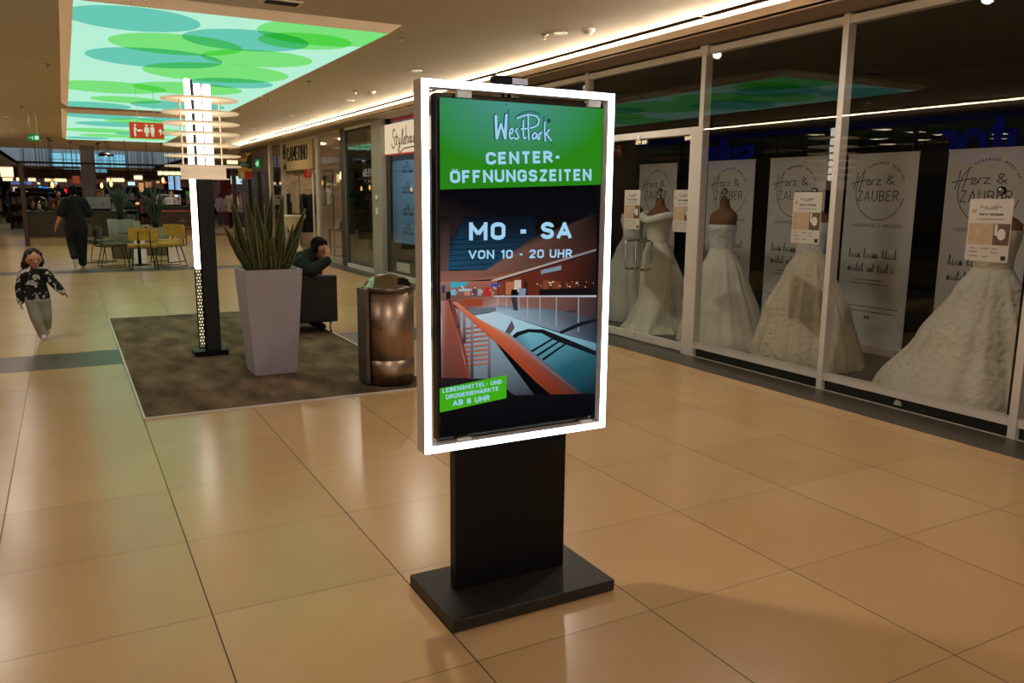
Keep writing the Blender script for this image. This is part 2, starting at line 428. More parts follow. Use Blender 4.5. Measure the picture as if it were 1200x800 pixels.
# dropped bulkheads with the light coves on their backs
def bulkhead(sgn, x_face, x_wall, n):
    a, b = sorted((x_face, x_wall))
    f0, f1 = sorted((x_face, x_face+sgn*0.03))
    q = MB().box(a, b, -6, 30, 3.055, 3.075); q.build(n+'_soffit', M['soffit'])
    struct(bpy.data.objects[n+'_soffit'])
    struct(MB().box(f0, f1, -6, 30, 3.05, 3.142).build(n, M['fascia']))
bulkhead(1, 5.15, 5.74, 'trim_4'); bulkhead(-1, -1.95, -2.6, 'trim_5')
wall('trim_6', 5.50, 5.56, -6, 30, 3.075, CZ, m=M['ceiling']); wall('trim_7', -2.36, -2.30, -6, 30, 3.075, CZ, m=M['ceiling'])
for nm, x in (('trim_8', 5.235), ('trim_9', -2.05)):        # shadow joint in the ceiling above the cove
    q = MB(); y = -6
    while y < 30:
        q.box(x-0.055, x+0.02, y, min(y+3.96, 30), CZ-0.008, CZ+0.01); y += 4.0
    struct(q.build(nm, P('joint_shadow_strip', (6,4,2), 0.95, spec=0.0)))
def cove(name, x, label, mat):
    t = thing(name, label, 'cove light', (x, 0, 3.077))
    MB().box(-0.02, 0.02, -6, 30, 0, 0.069).build('channel', M['alu'], t)
    y = -6; led = MB()
    while y < 30:
        led.box(-0.012, 0.012, y+0.02, min(y+1.99, 29.99), 0.070, 0.102); y += 2.0
    led.build('led_strip', mat, t)
cove('cove_light', 5.31, 'warm white cove light strip on the ledge above the bridal shopfront', M['warm_led'])
cove('cove_light', -2.11, 'warm white cove light strip on the ledge opposite the bridal shop', EM('warm_led_dimmer', (255,226,180), COVE*0.35))
wall('wall_back', 4.4, 15, -6.2, -6.0, 0, 3.4); wall('wall_back_left', -9, -2.4, -6.2, -6.0, 0, 3.4)
en = thing('window_14', 'added unseen glazed entrance behind the camera', 'window', (1.0, -6.1, 0)); struct(en)  # unseen entrance, added to go with the fill light
MB().box(-3.4,3.4,-0.006,0.006,0.1,3.2).build('pane', M['glass'], en)
q = MB()
for x in (-3.38,-1.7,0,1.7,3.38): q.box(x-0.03,x+0.03,-0.05,0.05,0,3.3)
q.box(-3.4,3.4,-0.05,0.05,0,0.1); q.box(-3.4,3.4,-0.05,0.05,2.3,2.36); q.build('frame', M['alu'], en)
wall('wall_right_near', 5.66, 5.9, -6, 1.38, 0, 3.1)
wall('wall_opposite', XO-0.3, XO-0.1, -6, 3.0, 0, 3.4)
# ------------------------------------------------------------------ ceiling light panels
def panel_material():
    mt = bpy.data.materials.new('backlit_printed_membrane'); mt.use_nodes = True
    nt = mt.node_tree; N = nt.nodes; Lk = nt.links; N.clear()
    tc = N.new('ShaderNodeTexCoord')
    circ = [('t',.68,8.47,.57),('g',1.18,9.64,.66),('t',1.07,10.72,.74),('t',1.78,9.0,.62),('g',2.31,8.72,.47),('g',2.42,8.18,.69),('g',2.11,10.1,.62),
            ('g',1.89,11.57,.9),('t',2.24,12.46,.55),('g',.74,13.96,.77),('g',1.77,13.47,.77),('g',1.06,15.63,.55),('t',.58,16.96,.65),('t',1.94,16.15,.79),
            ('t',.8,19.2,.7),('g',1.6,20.1,.7),('t',1.1,21.3,.75),('g',2.2,22.6,.6),('g',.9,23.6,.8),('t',2.0,24.4,.7),('g',1.2,25.6,.7),('g',2.3,26.3,.6),('t',.7,27.0,.6),('t',2.1,19.3,.6)]
    col = None
    base = N.new('ShaderNodeRGB'); base.outputs[0].default_value = lin((176,232,205))+(1,); col = base.outputs[0]
    mul = {'t': (0.30,0.66,0.68,1), 'g': (0.42,0.86,0.30,1)}
    for k, x, y, r in circ:
        d = N.new('ShaderNodeVectorMath'); d.operation = 'DISTANCE'; d.inputs[1].default_value = (x, y, 0); Lk.new(tc.outputs['Object'], d.inputs[0])
        c = N.new('ShaderNodeMath'); c.operation = 'LESS_THAN'; c.inputs[1].default_value = r; Lk.new(d.outputs['Value'], c.inputs[0])
        mx = N.new('ShaderNodeMix'); mx.data_type = 'RGBA'; mx.blend_type = 'MULTIPLY'; mx.inputs['B'].default_value = mul[k]
        Lk.new(c.outputs[0], mx.inputs['Factor']); Lk.new(col, mx.inputs['A']); col = mx.outputs['Result']
    e = N.new('ShaderNodeEmission'); e.inputs[1].default_value = PANEL; Lk.new(col, e.inputs[0])
    o = N.new('ShaderNodeOutputMaterial'); Lk.new(e.outputs[0], o.inputs[0]); return mt
MP = panel_material()
def ceiling_panel(y0, y1, label):
    t = thing('ceiling_light_panel', label, 'ceiling light', (0, 0, 3.15))
    x0, x1, e, d = 0.19, 2.9, 0.10, 0.068
    MB().box(x0, x1, y0, y1, -0.0, 0.004).build('diffuser', MP, t, fix=True)
    fr = MB()
    inn = [(x0,y0),(x1,y0),(x1,y1),(x0,y1)]; out = [(x0-e,y0-e),(x1+e,y0-e),(x1+e,y1+e),(x0-e,y1+e)]
    for i in range(4):
        j = (i+1) % 4
        fr.add([(*inn[i],-0.004),(*inn[j],-0.004),(*out[j],d),(*out[i],d),(*inn[i],d),(*inn[j],d)],
               [(0,1,2,3),(0,4,5,1),(4,3,2,5),(0,3,4),(1,5,2)])
    fr.build('frame', M['fascia'], t)
ceiling_panel(7.85, 17.35, 'long backlit ceiling panel printed with large green and teal circles, the nearer one')
ceiling_panel(18.75, 28.0, 'backlit green circle ceiling panel farther off, behind the red washroom sign')
# ------------------------------------------------------------------ ceiling fittings
def downlight(x, y, label, power, spread=2.95, col=(1.0,0.89,0.76), lit=True):
    t = thing('recessed_downlight', label, 'ceiling light', (x, y, CZ), 0, 'recessed downlights in the mall ceiling')
    MB().rev([(0.05,-0.004),(0.085,-0.008),(0.088,0.0),(0.05,0.0)], n=20, cap=False).build('trim_ring', M['white_plastic'], t)
    MB().rev([(0.0,-0.001),(0.05,-0.001),(0.05,0.0)], n=20, cap=False).build('lens', EM('downlight_lens', (255,220,170), 1.5 if lit else 0.03), t)
    if lit:
        l = bpy.data.lights.new('lamp', 'SPOT'); l.energy = power; l.spot_size = spread; l.spot_blend = 0.9; l.shadow_soft_size = 0.045; l.color = col
        o = bpy.data.objects.new('lamp', l); COL.objects.link(o); o.parent = t; o.location = (0,0,-0.03)
k = 0
for (x, y, p, lab) in [(1.32,3.45,1.0,'recessed downlight above the back of the digital kiosk'),
        (3.9,1.0,0.6,'recessed downlight over the tiles in front of the nearest bridal pane'),
        (-0.9,1.6,0.3,'recessed downlight over the tiles at the photographer, opposite side'),
        (-1.0,5.6,0.55,'recessed downlight between the green panel and the opposite cove'),
        (4.5,4.2,1.0,'added fill downlight close to the bridal pane with two banners'),  # this lamp and the next are added to brighten the gowns
        (4.5,7.3,1.0,'added fill downlight in front of the bridal shop doors'),
        (1.5,-1.5,0.75,'recessed downlight behind the photographer'),
        (4.2,10.4,1.1,'added fill downlight past the bridal shop, behind the kiosk'),  # from here to the farther panel's end: lamps added to brighten the corridor
        (4.5,14.2,1.4,'added fill downlight in front of the blue boutique window'),
        (4.3,17.6,1.0,'added fill downlight in front of the greenish glass bay'),
        (4.3,21.6,1.4,'added fill downlight in front of the gold boutique sign'),
        (4.3,25.6,1.0,'added fill downlight beside the hanging poster'),
        (-1.0,9.6,1.0,'added fill downlight beside the near green panel, above the toddler'),
        (-1.0,13.5,1.2,'added fill downlight beside the near green panel, past the toddler'),
        (-1.0,17.5,1.2,'added fill downlight beside the gap of the green panels'),
        (-1.0,21.5,1.4,'added fill downlight beside the farther green panel'),
        (-1.0,25.5,1.4,'added fill downlight at the end of the farther green panel'),
        (1.5,29.4,1.6,'added fill downlight above the dark wood cafe counter'),  # cafe and far hall lamps, added to brighten those areas
        (0.3,33.0,1.6,'added fill downlight in front of the light well, above the cafe'),
        (3.6,32.0,1.6,'added fill downlight above the copper outlined counter'),
        (9.0,38.0,2.0,'added fill downlight before the red shop'),
        (-4.5,46.0,2.0,'added fill downlight above the pushchair'),(3.0,66.0,2.5,'added fill downlight at the far shop fronts')]:
    downlight(x, y, lab, DOWN*p)
for (x, y, lab) in [(3.0,14.5,'small unlit downlight in the ceiling above the totem lamp'),(1.25,29.2,'unlit downlight in front of the cafe skylight, near the kiosk column'),
                    (2.5,29.0,'unlit downlight in front of the cafe skylight, near the boutique side'),(-0.5,30.6,'unlit downlight in front of the skylight above the cafe counter')]:
    downlight(x, y, lab, 0, lit=False)
def sprinkler(x, y, label):
    t = thing('sprinkler_head', label, 'sprinkler', (x, y, CZ), 0, 'sprinkler heads in the ceiling')
    MB().rev([(0.0,-0.003),(0.035,-0.006),(0.037,0.0),(0,0)], n=14, cap=False).build('rosette', M['chrome'], t)
    MB().tube([(0,0,0),(0,0,-0.045)], 0.009).rev([(0.0,-0.052),(0.02,-0.05),(0.02,-0.047),(0,-0.045)], n=10, cap=False).build('head', M['steel'], t)
for px, py, lab in ((638,40,'chrome ceiling sprinkler above the kiosk camera'),(470,45,'ceiling sprinkler at the near corner of the green panel'),
                    (362,95,'ceiling sprinkler beside the right-hand edge of the green panel'),(315,117,'ceiling sprinkler nearest the totem lamp'),
                    (55,75,'ceiling sprinkler beside the outer edge of the green panel'),(416,106,'ceiling sprinkler near the boutique cove'),(25,124,'ceiling sprinkler above the toddler, farther along')):
    p = atz(px, py, CZ); sprinkler(p.x, p.y, lab)
def detector(px, py, lab):
    p = atz(px, py, CZ)
    t = thing('smoke_detector', lab, 'smoke detector', (p.x, p.y, CZ), 0, 'smoke detectors on the ceiling')
    MB().rev([(0.0,-0.05),(0.03,-0.05),(0.045,-0.03),(0.06,-0.02),(0.062,0.0)], n=18).build('housing', M['white_plastic'], t)
detector(690, 34, 'round smoke detector on the ceiling near the bridal shop cove')
detector(436, 107, 'round smoke detector on the ceiling near the boutique cove, beside a sprinkler')
p = atz(330, 2, CZ)
t = thing('ceiling_speaker', 'rectangular grille plate in the ceiling above the planter', 'ceiling grille', (p.x, p.y, CZ))
MB().box(-0.17,0.17,-0.09,0.09,-0.012,0.0).build('frame', M['alu'], t, bev=0.003)
g = MB()
for i in range(7): g.box(-0.14,0.14,-0.066+i*0.02,-0.058+i*0.02,-0.016,-0.012)
g.build('grille', M['black'], t)

# ------------------------------------------------------------------ DIGITAL KIOSK
KY = 2.65
def kiosk():
    t = thing('digital_signage_kiosk', 'black freestanding digital kiosk with a glowing white frame showing the opening hours', 'kiosk', (1.5, 2.74, 0))
    ox, oy = 1.5, 2.74
    L = lambda x: x-ox
    MB().box(L(1.143), L(1.873), 2.525-oy, 2.955-oy, 0.004, 0.05).build('base_plate', P('base_charcoal', (34,31,29), 0.45, var=0.1, spec=0.4), t, bev=0.003)
    MB().box(L(1.252), L(1.757), 2.737-oy, 2.79-oy, 0.05, 1.90).build('post', M['black'], t, bev=0.003)
    x0, x1, z0, z1 = L(1.092), L(1.892), 0.664, 1.992
    y0, y1 = KY-oy, KY+0.075-oy; w = 0.026
    fr = MB()
    def ring(q, a, b, c, d, wv, ya, yb):
        q.box(a, a+wv, ya, yb, c, d); q.box(b-wv, b, ya, yb, c, d)
        q.box(a+wv, b-wv, ya, yb, c, c+wv); q.box(a+wv, b-wv, ya, yb, d-wv, d)
        return q
    ring(fr, x0, x1, z0, z1, w, y0+0.006, y1).build('frame_casing', P('frame_casing_grey', (220,212,208), 0.5, 0.0, var=0.04), t)
    ring(MB(), x0+0.001, x1-0.001, z0+0.001, z1-0.001, w-0.002, y0, y0+0.006).build('light_frame', EM('light_frame_white', (226,240,255), KIOSK), t)
    # the same light frame on the back of the double-sided kiosk
    ring(MB(), x0+0.004, x1-0.004, z0+0.004, z1-0.004, w-0.008, y1, y1+0.003).build('light_frame', EM('light_frame_back', (226,240,255), KIOSK), t)
    sx0, sx1, sz0, sz1 = L(1.160), L(1.878), 0.695, 1.955
    ys = 2.69-oy
    hs = MB().box(sx0, sx1, ys+0.002, 2.737-oy, sz0, sz1).build('screen', P('glossy_black_screen', (9,9,11), 0.12, var=0.1, spec=0.5), t, bev=0.004)
    br = M['alu']
    for bx in (1.235, 1.785):
        MB().box(L(bx), L(bx+0.055), 2.670-oy, 2.689-oy, 1.940, 1.967).build('bracket', br, t)
        MB().box(L(bx), L(bx+0.055), 2.670-oy, 2.689-oy, 0.688, 0.699).build('bracket', br, t)
    cb = MB().box(L(1.385), L(1.525), 2.675-oy, 2.725-oy, 1.993, 2.028).build('sensor_box', M['black'], t, bev=0.010)
    MB().box(L(1.455), L(1.518), 2.6735-oy, 2.676-oy, 1.999, 2.021).build('type_plate', P('type_plate_white', (210,205,215), 0.5), cb)
    MB().tube([(L(1.43),2.70-oy,1.966),(L(1.43),2.70-oy,1.94),(L(1.44),2.69-oy,1.925)],0.006).tube([(L(1.455),2.70-oy,1.966),(L(1.46),2.705-oy,1.93)],0.008).build('cable', M['black'], t)
    # ---- the picture on the screen, one coloured film of polygons
    q = MB(); lay = [ys+0.0018]
    def pt(px, py):
        p_ = at(px, py, 2.69); return (p_.x-ox, p_.z)
    def poly(pts, col):
        lay[0] -= 0.00004
        pp = [pt(*a[:2]) for a in pts]
        pp = [(min(max(u_, L(1.174)), L(1.862)), min(max(v_, 0.712), 1.937)) for u_, v_ in pp]
        q.add([(a, lay[0], b) for a, b in pp], [tuple(range(len(pp)))], [lin(c) for c in (col if isinstance(col, list) else [col]*len(pp))])
    def z7(pts): return [(470+x/4.444, 240+y/4.444) for x, y in pts]
    def z8(pts): return [(470+x/4.444, 380+y/4.444) for x, y in pts]
    a, b, c, d = L(1.174), L(1.862), 0.712, 1.937
    q.add([(a,lay[0],c),(b,lay[0],c),(b,lay[0],d),(a,lay[0],d)], [(0,1,2,3)], [lin(v) for v in ((8,8,10),(10,10,14),(12,12,18),(10,10,14))])
    bg = z7
    poly(bg([(195,-70),(1020,-115),(1020,240),(195,345)]), [(8,9,14),(8,9,14),(18,14,16),(60,44,42)])
    poly(bg([(195,60),(255,60),(250,345),(195,345)]), [(16,14,16),(18,16,18),(92,70,64),(86,62,56)])
    poly(bg([(262,180),(330,60),(700,60),(700,165),(450,338),(245,338)]), [(16,30,46),(12,18,28),(12,18,26),(18,30,42),(30,64,88),(34,74,100)])
    for yy in (180,205,232,262,290,318):
        poly(bg([(256,yy),(640-(yy-180)*1.2,yy-14),(640-(yy-180)*1.2,yy-10),(256,yy+4)]), (12,26,40))
    poly(bg([(700,165),(1020,40),(1020,225),(700,330),(500,385),(195,405),(195,345),(445,340)]), [(36,28,28),(18,14,16),(40,28,26),(92,58,48),(150,96,76),(140,92,76),(120,82,70),(120,84,72)])
    poly(bg([(470,392),(1018,228),(1018,240),(470,404)]), [(196,176,168),(120,116,124),(110,104,112),(190,160,146)])
    poly(bg([(500,402),(1018,245),(1018,470),(500,478)]), [(120,54,38),(38,22,20),(26,16,16),(110,50,36)])
    poly(bg([(625,372),(720,345),(720,470),(625,474)]), (96,40,28))
    poly(bg([(730,340),(835,315),(835,338),(730,360)]), (120,140,158))
    poly(bg([(195,402),(500,394),(500,500),(195,500)]), [(150,110,98),(150,92,72),(110,60,46),(110,74,64)])
    poly(bg([(258,402),(355,400),(330,425),(258,432)]), (60,160,176))
    for (x, y, w_, h_, cc) in [(212,420,18,40,(60,60,90)),(236,452,22,80,(28,26,34)),(260,440,26,30,(110,170,190)),(300,438,60,12,(150,180,190)),(330,452,30,20,(190,120,90)),
            (372,440,22,30,(80,60,80)),(400,438,18,34,(150,150,170)),(436,430,30,46,(180,40,40)),(470,410,50,18,(60,70,150)),(512,410,22,70,(120,60,40)),(545,402,60,66,(170,104,70)),
            (590,392,36,60,(196,180,166)),(640,400,20,70,(60,30,24)),(740,392,30,60,(120,66,40)),(790,398,40,50,(110,56,38)),(850,404,60,40,(80,40,30))]:
        poly(bg([(x,y),(x+w_,y-w_*0.05),(x+w_,y+h_),(x,y+h_)]), cc)
    rr = random.Random(3)
    for i in range(46):
        x = rr.uniform(700, 1000) if i < 22 else rr.uniform(260, 600); y = rr.uniform(396, 425) if i < 22 else rr.uniform(420, 470); s_ = rr.uniform(3, 7)
        poly(bg([(x,y),(x+s_,y),(x+s_,y+s_),(x,y+s_)]), rr.choice([(255,214,170),(240,170,110),(200,220,240),(230,190,150)]))
    poly(bg([(720,440),(1018,430),(1018,475),(720,475)]), (22,18,20))
    poly(bg([(240,490),(500,474),(1018,472),(1018,620),(800,640),(480,560),(350,545)]), [(120,70,54),(150,104,90),(60,44,44),(46,38,44),(150,136,142),(170,150,150),(120,90,84)])
    poly(bg([(735,575),(900,545),(930,550),(760,585)]), (60,50,54))
    poly(bg([(315,490),(425,490),(425,525),(315,528)]), (150,66,40))
    poly(bg([(345,545),(490,530),(494,552),(380,572)]), (96,110,118))
    poly(bg([(380,575),(495,556),(800,660),(1015,720),(1015,800),(640,800)]), [(180,200,212),(170,196,208),(140,186,200),(96,140,160),(70,120,140),(150,190,205)])
    poly(bg([(495,520),(800,545),(1015,590),(1015,720),(800,655),(495,556)]), [(110,112,122),(86,92,104),(40,44,54),(46,60,74),(120,150,166),(150,176,190)])
    poly(bg([(570,470),(600,470),(608,550),(585,548)]), (54,52,60)); poly(bg([(574,440),(604,440),(606,475),(570,475)]), (16,14,18)); poly(bg([(612,432),(650,436),(646,472),(612,470)]), (120,140,160))
    for x in (500,545,610,655,720,805,920):
        poly(bg([(x,476),(x+5,476),(x+4,560+(x-500)*0.24),(x-1,560+(x-500)*0.24)]), (150,156,166))
    poly(bg([(480,472),(1016,470),(1016,480),(480,479)]), (176,176,186))
    # left walkway, balustrade, stairs below
    poly(bg([(195,500),(245,495),(290,640),(345,860),(400,1080),(195,1080)]), [(170,130,126),(150,84,66),(130,66,54),(110,54,44),(40,28,32),(36,30,40)])
    poly(bg([(195,560),(212,600),(205,760),(195,800)]), (190,170,176))
    poly(bg([(262,520),(380,600),(480,700),(700,1000),(600,1080),(400,1080),(330,830)]), [(150,130,126),(150,170,182),(120,140,156),(40,40,50),(26,26,32),(34,32,40),(120,110,116)])
    for i in range(9):
        y = 640+i*24; poly(bg([(330-6*(i%2),y),(450,y-16),(456,y-4),(335,y+10)]), [(180,96,70),(190,130,110),(120,80,74),(110,60,50)][:4])
    poly(bg([(252,500),(275,510),(345,800),(372,1000),(360,1000),(330,800)]), (120,56,44))
    for x, y0_, y1_ in ((292,545,640),(322,560,720),(362,595,900),(452,680,950)):
        poly(bg([(x,y0_),(x+12,y0_),(x+14,y1_),(x-3,y1_)]), [(130,120,124),(140,130,134),(46,44,50),(40,38,44)])
    poly(bg([(540,660),(575,600),(590,640),(560,680),(545,672)]), (84,80,84))
    # escalator at lower right
    poly(bg([(575,690),(640,655),(720,655),(1015,760),(1015,1000),(760,900)]), [(60,110,130),(110,170,186),(110,180,196),(40,90,104),(14,22,30),(30,86,100)])
    poly(bg([(560,695),(600,662),(660,645),(740,648),(820,680),(1015,760),(1015,785),(800,705),(730,668),(665,662),(612,680),(578,706)]), (22,24,30))
    poly(bg([(820,660),(930,610),(1015,590),(1015,606),(935,630),(830,672)]), (24,26,32))
    for k_ in (0, 30, 60):
        poly(bg([(670+k_,760+k_*0.7),(790+k_,690+k_*0.5),(797+k_,696+k_*0.5),(680+k_,768+k_*0.7)]), (18,22,28))
    # wooden hand rail
    poly(bg([(262,505),(290,505),(400,590),(560,690),(760,860),(1000,1040),(1000,1100),(880,1075),(700,920),(520,740),(380,620)]),
         [(190,120,96),(196,120,92),(206,110,74),(190,92,60),(120,64,56),(30,20,24),(14,10,12),(50,22,18),(150,60,36),(170,74,44),(180,84,54)])
    poly(bg([(400,590),(560,690),(760,860),(1000,1040),(1000,1020),(770,836),(570,676)]), [(196,170,160),(150,130,130),(80,76,90),(24,24,30),(20,22,28),(70,80,96),(140,130,134)])
    poly(bg([(195,1000),(1015,980),(1015,1215),(195,1275)]), [(20,16,20),(13,12,18),(8,8,12),(8,8,10)])
    poly(bg([(195,900),(480,905),(600,1000),(195,1010)]), [(36,26,30),(26,24,30),(16,15,20),(22,18,22)])
    me_mat = bpy.data.materials.new('screen_picture'); me_mat.use_nodes = True
    nt = me_mat.node_tree; nt.nodes.clear()
    at_ = nt.nodes.new('ShaderNodeVertexColor'); at_.layer_name = 'Col'
    e = nt.nodes.new('ShaderNodeEmission'); e.inputs[1].default_value = 0.95
    o = nt.nodes.new('ShaderNodeOutputMaterial'); nt.links.new(at_.outputs[0], e.inputs[0]); nt.links.new(e.outputs[0], o.inputs[0])
    pic = q.build('screen_picture', me_mat, hs, fix=False)
    ca = pic.data.color_attributes.new('Col', 'FLOAT_COLOR', 'CORNER')
    i = 0
    for pg, cl in zip(pic.data.polygons, q.c):
        for k_, li in enumerate(pg.loop_indices): ca.data[li].color = (*cl[k_], 1)
    # green header, badge and lettering
    yh = ys-0.0035
    hp = [(a,1.6215),(b,1.6485),(b,1.937),(a,1.937)]
    gm = bpy.data.materials.new('header_green'); gm.use_nodes = True
    nt = gm.node_tree; nt.nodes.clear()
    tc = nt.nodes.new('ShaderNodeTexCoord'); gr = nt.nodes.new('ShaderNodeTexGradient'); gr.gradient_type = 'SPHERICAL'
    mp = nt.nodes.new('ShaderNodeMapping'); mp.inputs['Location'].default_value = (0.06,0,-2.02); mp.inputs['Scale'].default_value = (2.6,1,3.2)
    mp.vector_type = 'TEXTURE'; mp.inputs['Location'].default_value = (-0.04,0,1.96); mp.inputs['Scale'].default_value = (0.42,1,0.26)
    rp = nt.nodes.new('ShaderNodeValToRGB'); rp.color_ramp.elements[0].color = lin((40,128,22))+(1,); rp.color_ramp.elements[1].color = lin((76,146,140))+(1,)  # teal end paints a reflected veil into the green
    e = nt.nodes.new('ShaderNodeEmission'); o = nt.nodes.new('ShaderNodeOutputMaterial')
    nt.links.new(tc.outputs['Object'], mp.inputs[0]); nt.links.new(mp.outputs[0], gr.inputs[0]); nt.links.new(gr.outputs['Fac'], rp.inputs[0]); nt.links.new(rp.outputs[0], e.inputs[0]); nt.links.new(e.outputs[0], o.inputs[0])
    MB().prism(hp, yh, yh+0.0004).build('header_panel', gm, hs)
    badge = [pt(515,483), pt(593,466), pt(593,439), pt(515,455)]
    MB().prism(badge, yh, yh+0.0004).build('badge_panel', EM('badge_green', (64,166,24), 1.0), hs)
    lt = EM('screen_lettering', (158,206,236), 1.0); yl = yh-0.0008
    def line(px0, px1, py0, py1, body, wt, h):
        A, B = pt(px0, py0), pt(px1, py1)       # base line ends
        sans(MB(), body, (A[0]+B[0])/2, (A[1]+B[1])/2, yl, h, B[0]-A[0], wt, 0.0005, 'C', math.atan2(B[1]-A[1], B[0]-A[0]), 0.06).build('lettering', lt, hs, fix=False)
    line(568.5,657,193,190.5,'CENTER-',0.235,0.0445)
    line(526.5,693,214.5,211.5,'ÖFFNUNGSZEITEN',0.225,0.0445)
    line(548,670,281.5,279.5,'MO - SA',0.235,0.0650)
    line(548,670,303.5,301.5,'VON 10 - 20 UHR',0.20,0.0325)
    line(518,587.5,460,449,'LEBENSMITTEL- UND',0.20,0.0165)
    line(522,584,467.5,457,'DROGERIEMÄRKTE',0.20,0.0165)
    line(530,573.5,475.5,468.5,'AB 8 UHR',0.20,0.0215)
    # brush script logo: dark outline strokes behind light strokes
    def z6(pts): return [pt(565+x/12.63, 120+y/12.63) for x, y in pts]
    W_ = [[(195,205),(200,380),(210,530)],[(210,530),(270,320)],[(270,320),(330,530)],[(330,530),(352,190)],
          [(400,470),(440,445),(450,400),(425,385),(398,430),(395,500),(420,540),(455,520)],[(510,385),(485,420),(515,470),(530,520),(495,545),(470,525)],
          [(600,270),(598,480),(612,535),(640,520)],[(570,395),(650,388)],[(672,200),(675,400),(682,550)],
          [(510,235),(580,205),(680,180),(790,200),(835,260),(815,330),(760,365),(705,380)],
          [(800,470),(765,450),(735,490),(740,540),(780,530),(805,470)],[(805,470),(812,545)],[(840,455),(835,550)],[(838,480),(872,440)],
          [(920,290),(915,430),(925,570)],[(985,400),(925,480)],[(940,465),(1010,565)]]
    wd_ = [30,24,24,30]+[17]*13
    dk = MB(); lg = MB()
    for s_, w_ in zip(W_, wd_):
        pp = z6(s_); w2 = w_/12.63*0.00358*1.25
        dk.stroke([(x-0.0022, z+0.0005) for x, z in pp], w2*1.25+0.0030, yl+0.0004, 0.0003)
        lg.stroke(pp, w2, yl-0.0002, 0.0004)
    for s_ in ([(520,190),(600,145),(700,128),(800,150),(850,180)], [(520,240),(600,190),(690,160),(800,180)], [(378,105),(375,330)], [(185,180),(180,520)], [(905,200),(900,580)], [(990,560),(1040,625)]):
        dk.stroke(z6(s_), 0.0030, yl+0.0003, 0.0003)
    for k_ in range(6): pass
    cx_, cz_ = z6([(978,272)])[0]
    dk.prism([(cx_+0.008*math.cos(2*PI*k_/14), cz_+0.008*math.sin(2*PI*k_/14)) for k_ in range(14)], yl, yl+0.0004)
    dk.build('logo_outline', EM('logo_dark', (22,62,84), 1.0), hs)
    lg.build('logo_lettering', lt, hs)
    return t
kiosk()

# ------------------------------------------------------------------ CARPET, LAMP, PLANTER, BIN, ARMCHAIR
cm = P('mottled_taupe_carpet', (104,88,70), 0.95, var=0.62, scale=2.6, bump=0.5, spec=0.1, stretch=(1.6,0.7,1))
cp = thing('carpet', 'mottled grey brown carpet square under the planter and totem lamp', 'carpet', (1.52, 8.85, 0))
MB().box(-1.125, 1.125, -2.65, 2.65, 0.0, 0.012).build('pile', cm, cp)
ed = MB(); ed.box(-1.14,-1.125,-2.665,2.665,0,0.013); ed.box(1.125,1.14,-2.665,2.665,0,0.013); ed.box(-1.125,1.125,-2.665,-2.65,0,0.013); ed.box(-1.125,1.125,2.65,2.665,0,0.013)
ed.build('edge_trim', M['alu'], cp)
CH = 0.012
def totem():
    t = thing('totem_floor_lamp', 'tall black totem lamp with white tubes and stacked translucent discs', 'floor lamp', (1.17, 8.42, CH))
    MB().box(-0.155,0.165,-0.06,0.17,0,0.05).build('base_plate', M['black'], t, bev=0.004)
    MB().box(-0.045,0.105,-0.02,0.06,0.05,2.60).build('post', P('anthracite_post', (30,30,34), 0.5, 0.1, var=0.05), t, bev=0.003)
    wm = EM('tube_white', (255,246,226), TOTEM)
    MB().box(-0.098,-0.05,-0.03,0.03,0.86,2.645).build('light_strip', wm, t, bev=0.004)
    MB().box(-0.0499,-0.030,-0.028,0.03,0.05,2.64).build('strip_back', M['black'], t)
    # perforated lower third: black sleeve with round openings onto the light
    MB().box(-0.094,-0.052,-0.026,0.03,0.10,0.86).build('light_core', EM('perforated_glow', (255,232,180), 0.95), t)
    sl = MB(); n = 0
    z = 0.09
    for zz in [0.075+0.031*i for i in range(26)]:
        off = 0 if n % 2 == 0 else 0.012
        sl.box(-0.102,-0.048,-0.0345,-0.0275,zz,zz+0.011)
        for xx in (-0.106,-0.082,-0.058): sl.box(max(-0.102, xx+off), min(-0.048, xx+off+0.010), -0.0345,-0.0275, zz, zz+0.031)
        sl.box(-0.1025,-0.0955,-0.0335,0.03,zz,zz+0.011)
        for yy in (-0.03,-0.006,0.018): sl.box(-0.1025,-0.0955,yy+off*0.6,yy+off*0.6+0.010,zz,zz+0.031)
        n += 1
    sl.build('perforated_sleeve', M['black'], t)
    for x, r in ((0.008,0.030),(0.088,0.036)):
        MB().rev([(r,1.73),(r,2.60)], (x,-0.055,0), 16).build('light_tube', wm, t)
    dm = bpy.data.materials.new('opal_acrylic'); dm.use_nodes = True
    b = dm.node_tree.nodes['Principled BSDF']; b.inputs['Base Color'].default_value = lin((240,226,206))+(1,); b.inputs['Roughness'].default_value = 0.25
    b.inputs['Subsurface Weight'].default_value = 0.0; b.inputs['Emission Color'].default_value = lin((255,226,190))+(1,); b.inputs['Emission Strength'].default_value = 0.36
    for z in (2.455,2.333,2.233,2.137,2.035,1.935,1.838):
        MB().rev([(0.0,z),(0.345,z),(0.35,z+0.006),(0.345,z+0.012),(0.0,z+0.012)], (0.03,-0.02,0), 48, cap=False).build('disc', dm, t)
    MB().rev([(0.205,1.725),(0.205,1.845)], (0.03,-0.02,0), 40, cap=False).rev([(0.0,1.722),(0.235,1.722),(0.235,1.73),(0,1.73)], (0.03,-0.02,0), 40, cap=False).build('drum_shade', dm, t)
    for x in (-0.155, 0.20):
        MB().tube([(x,-0.05,1.73),(x,-0.05,2.46)],0.0075).build('rod', M['alu'], t)
totem()
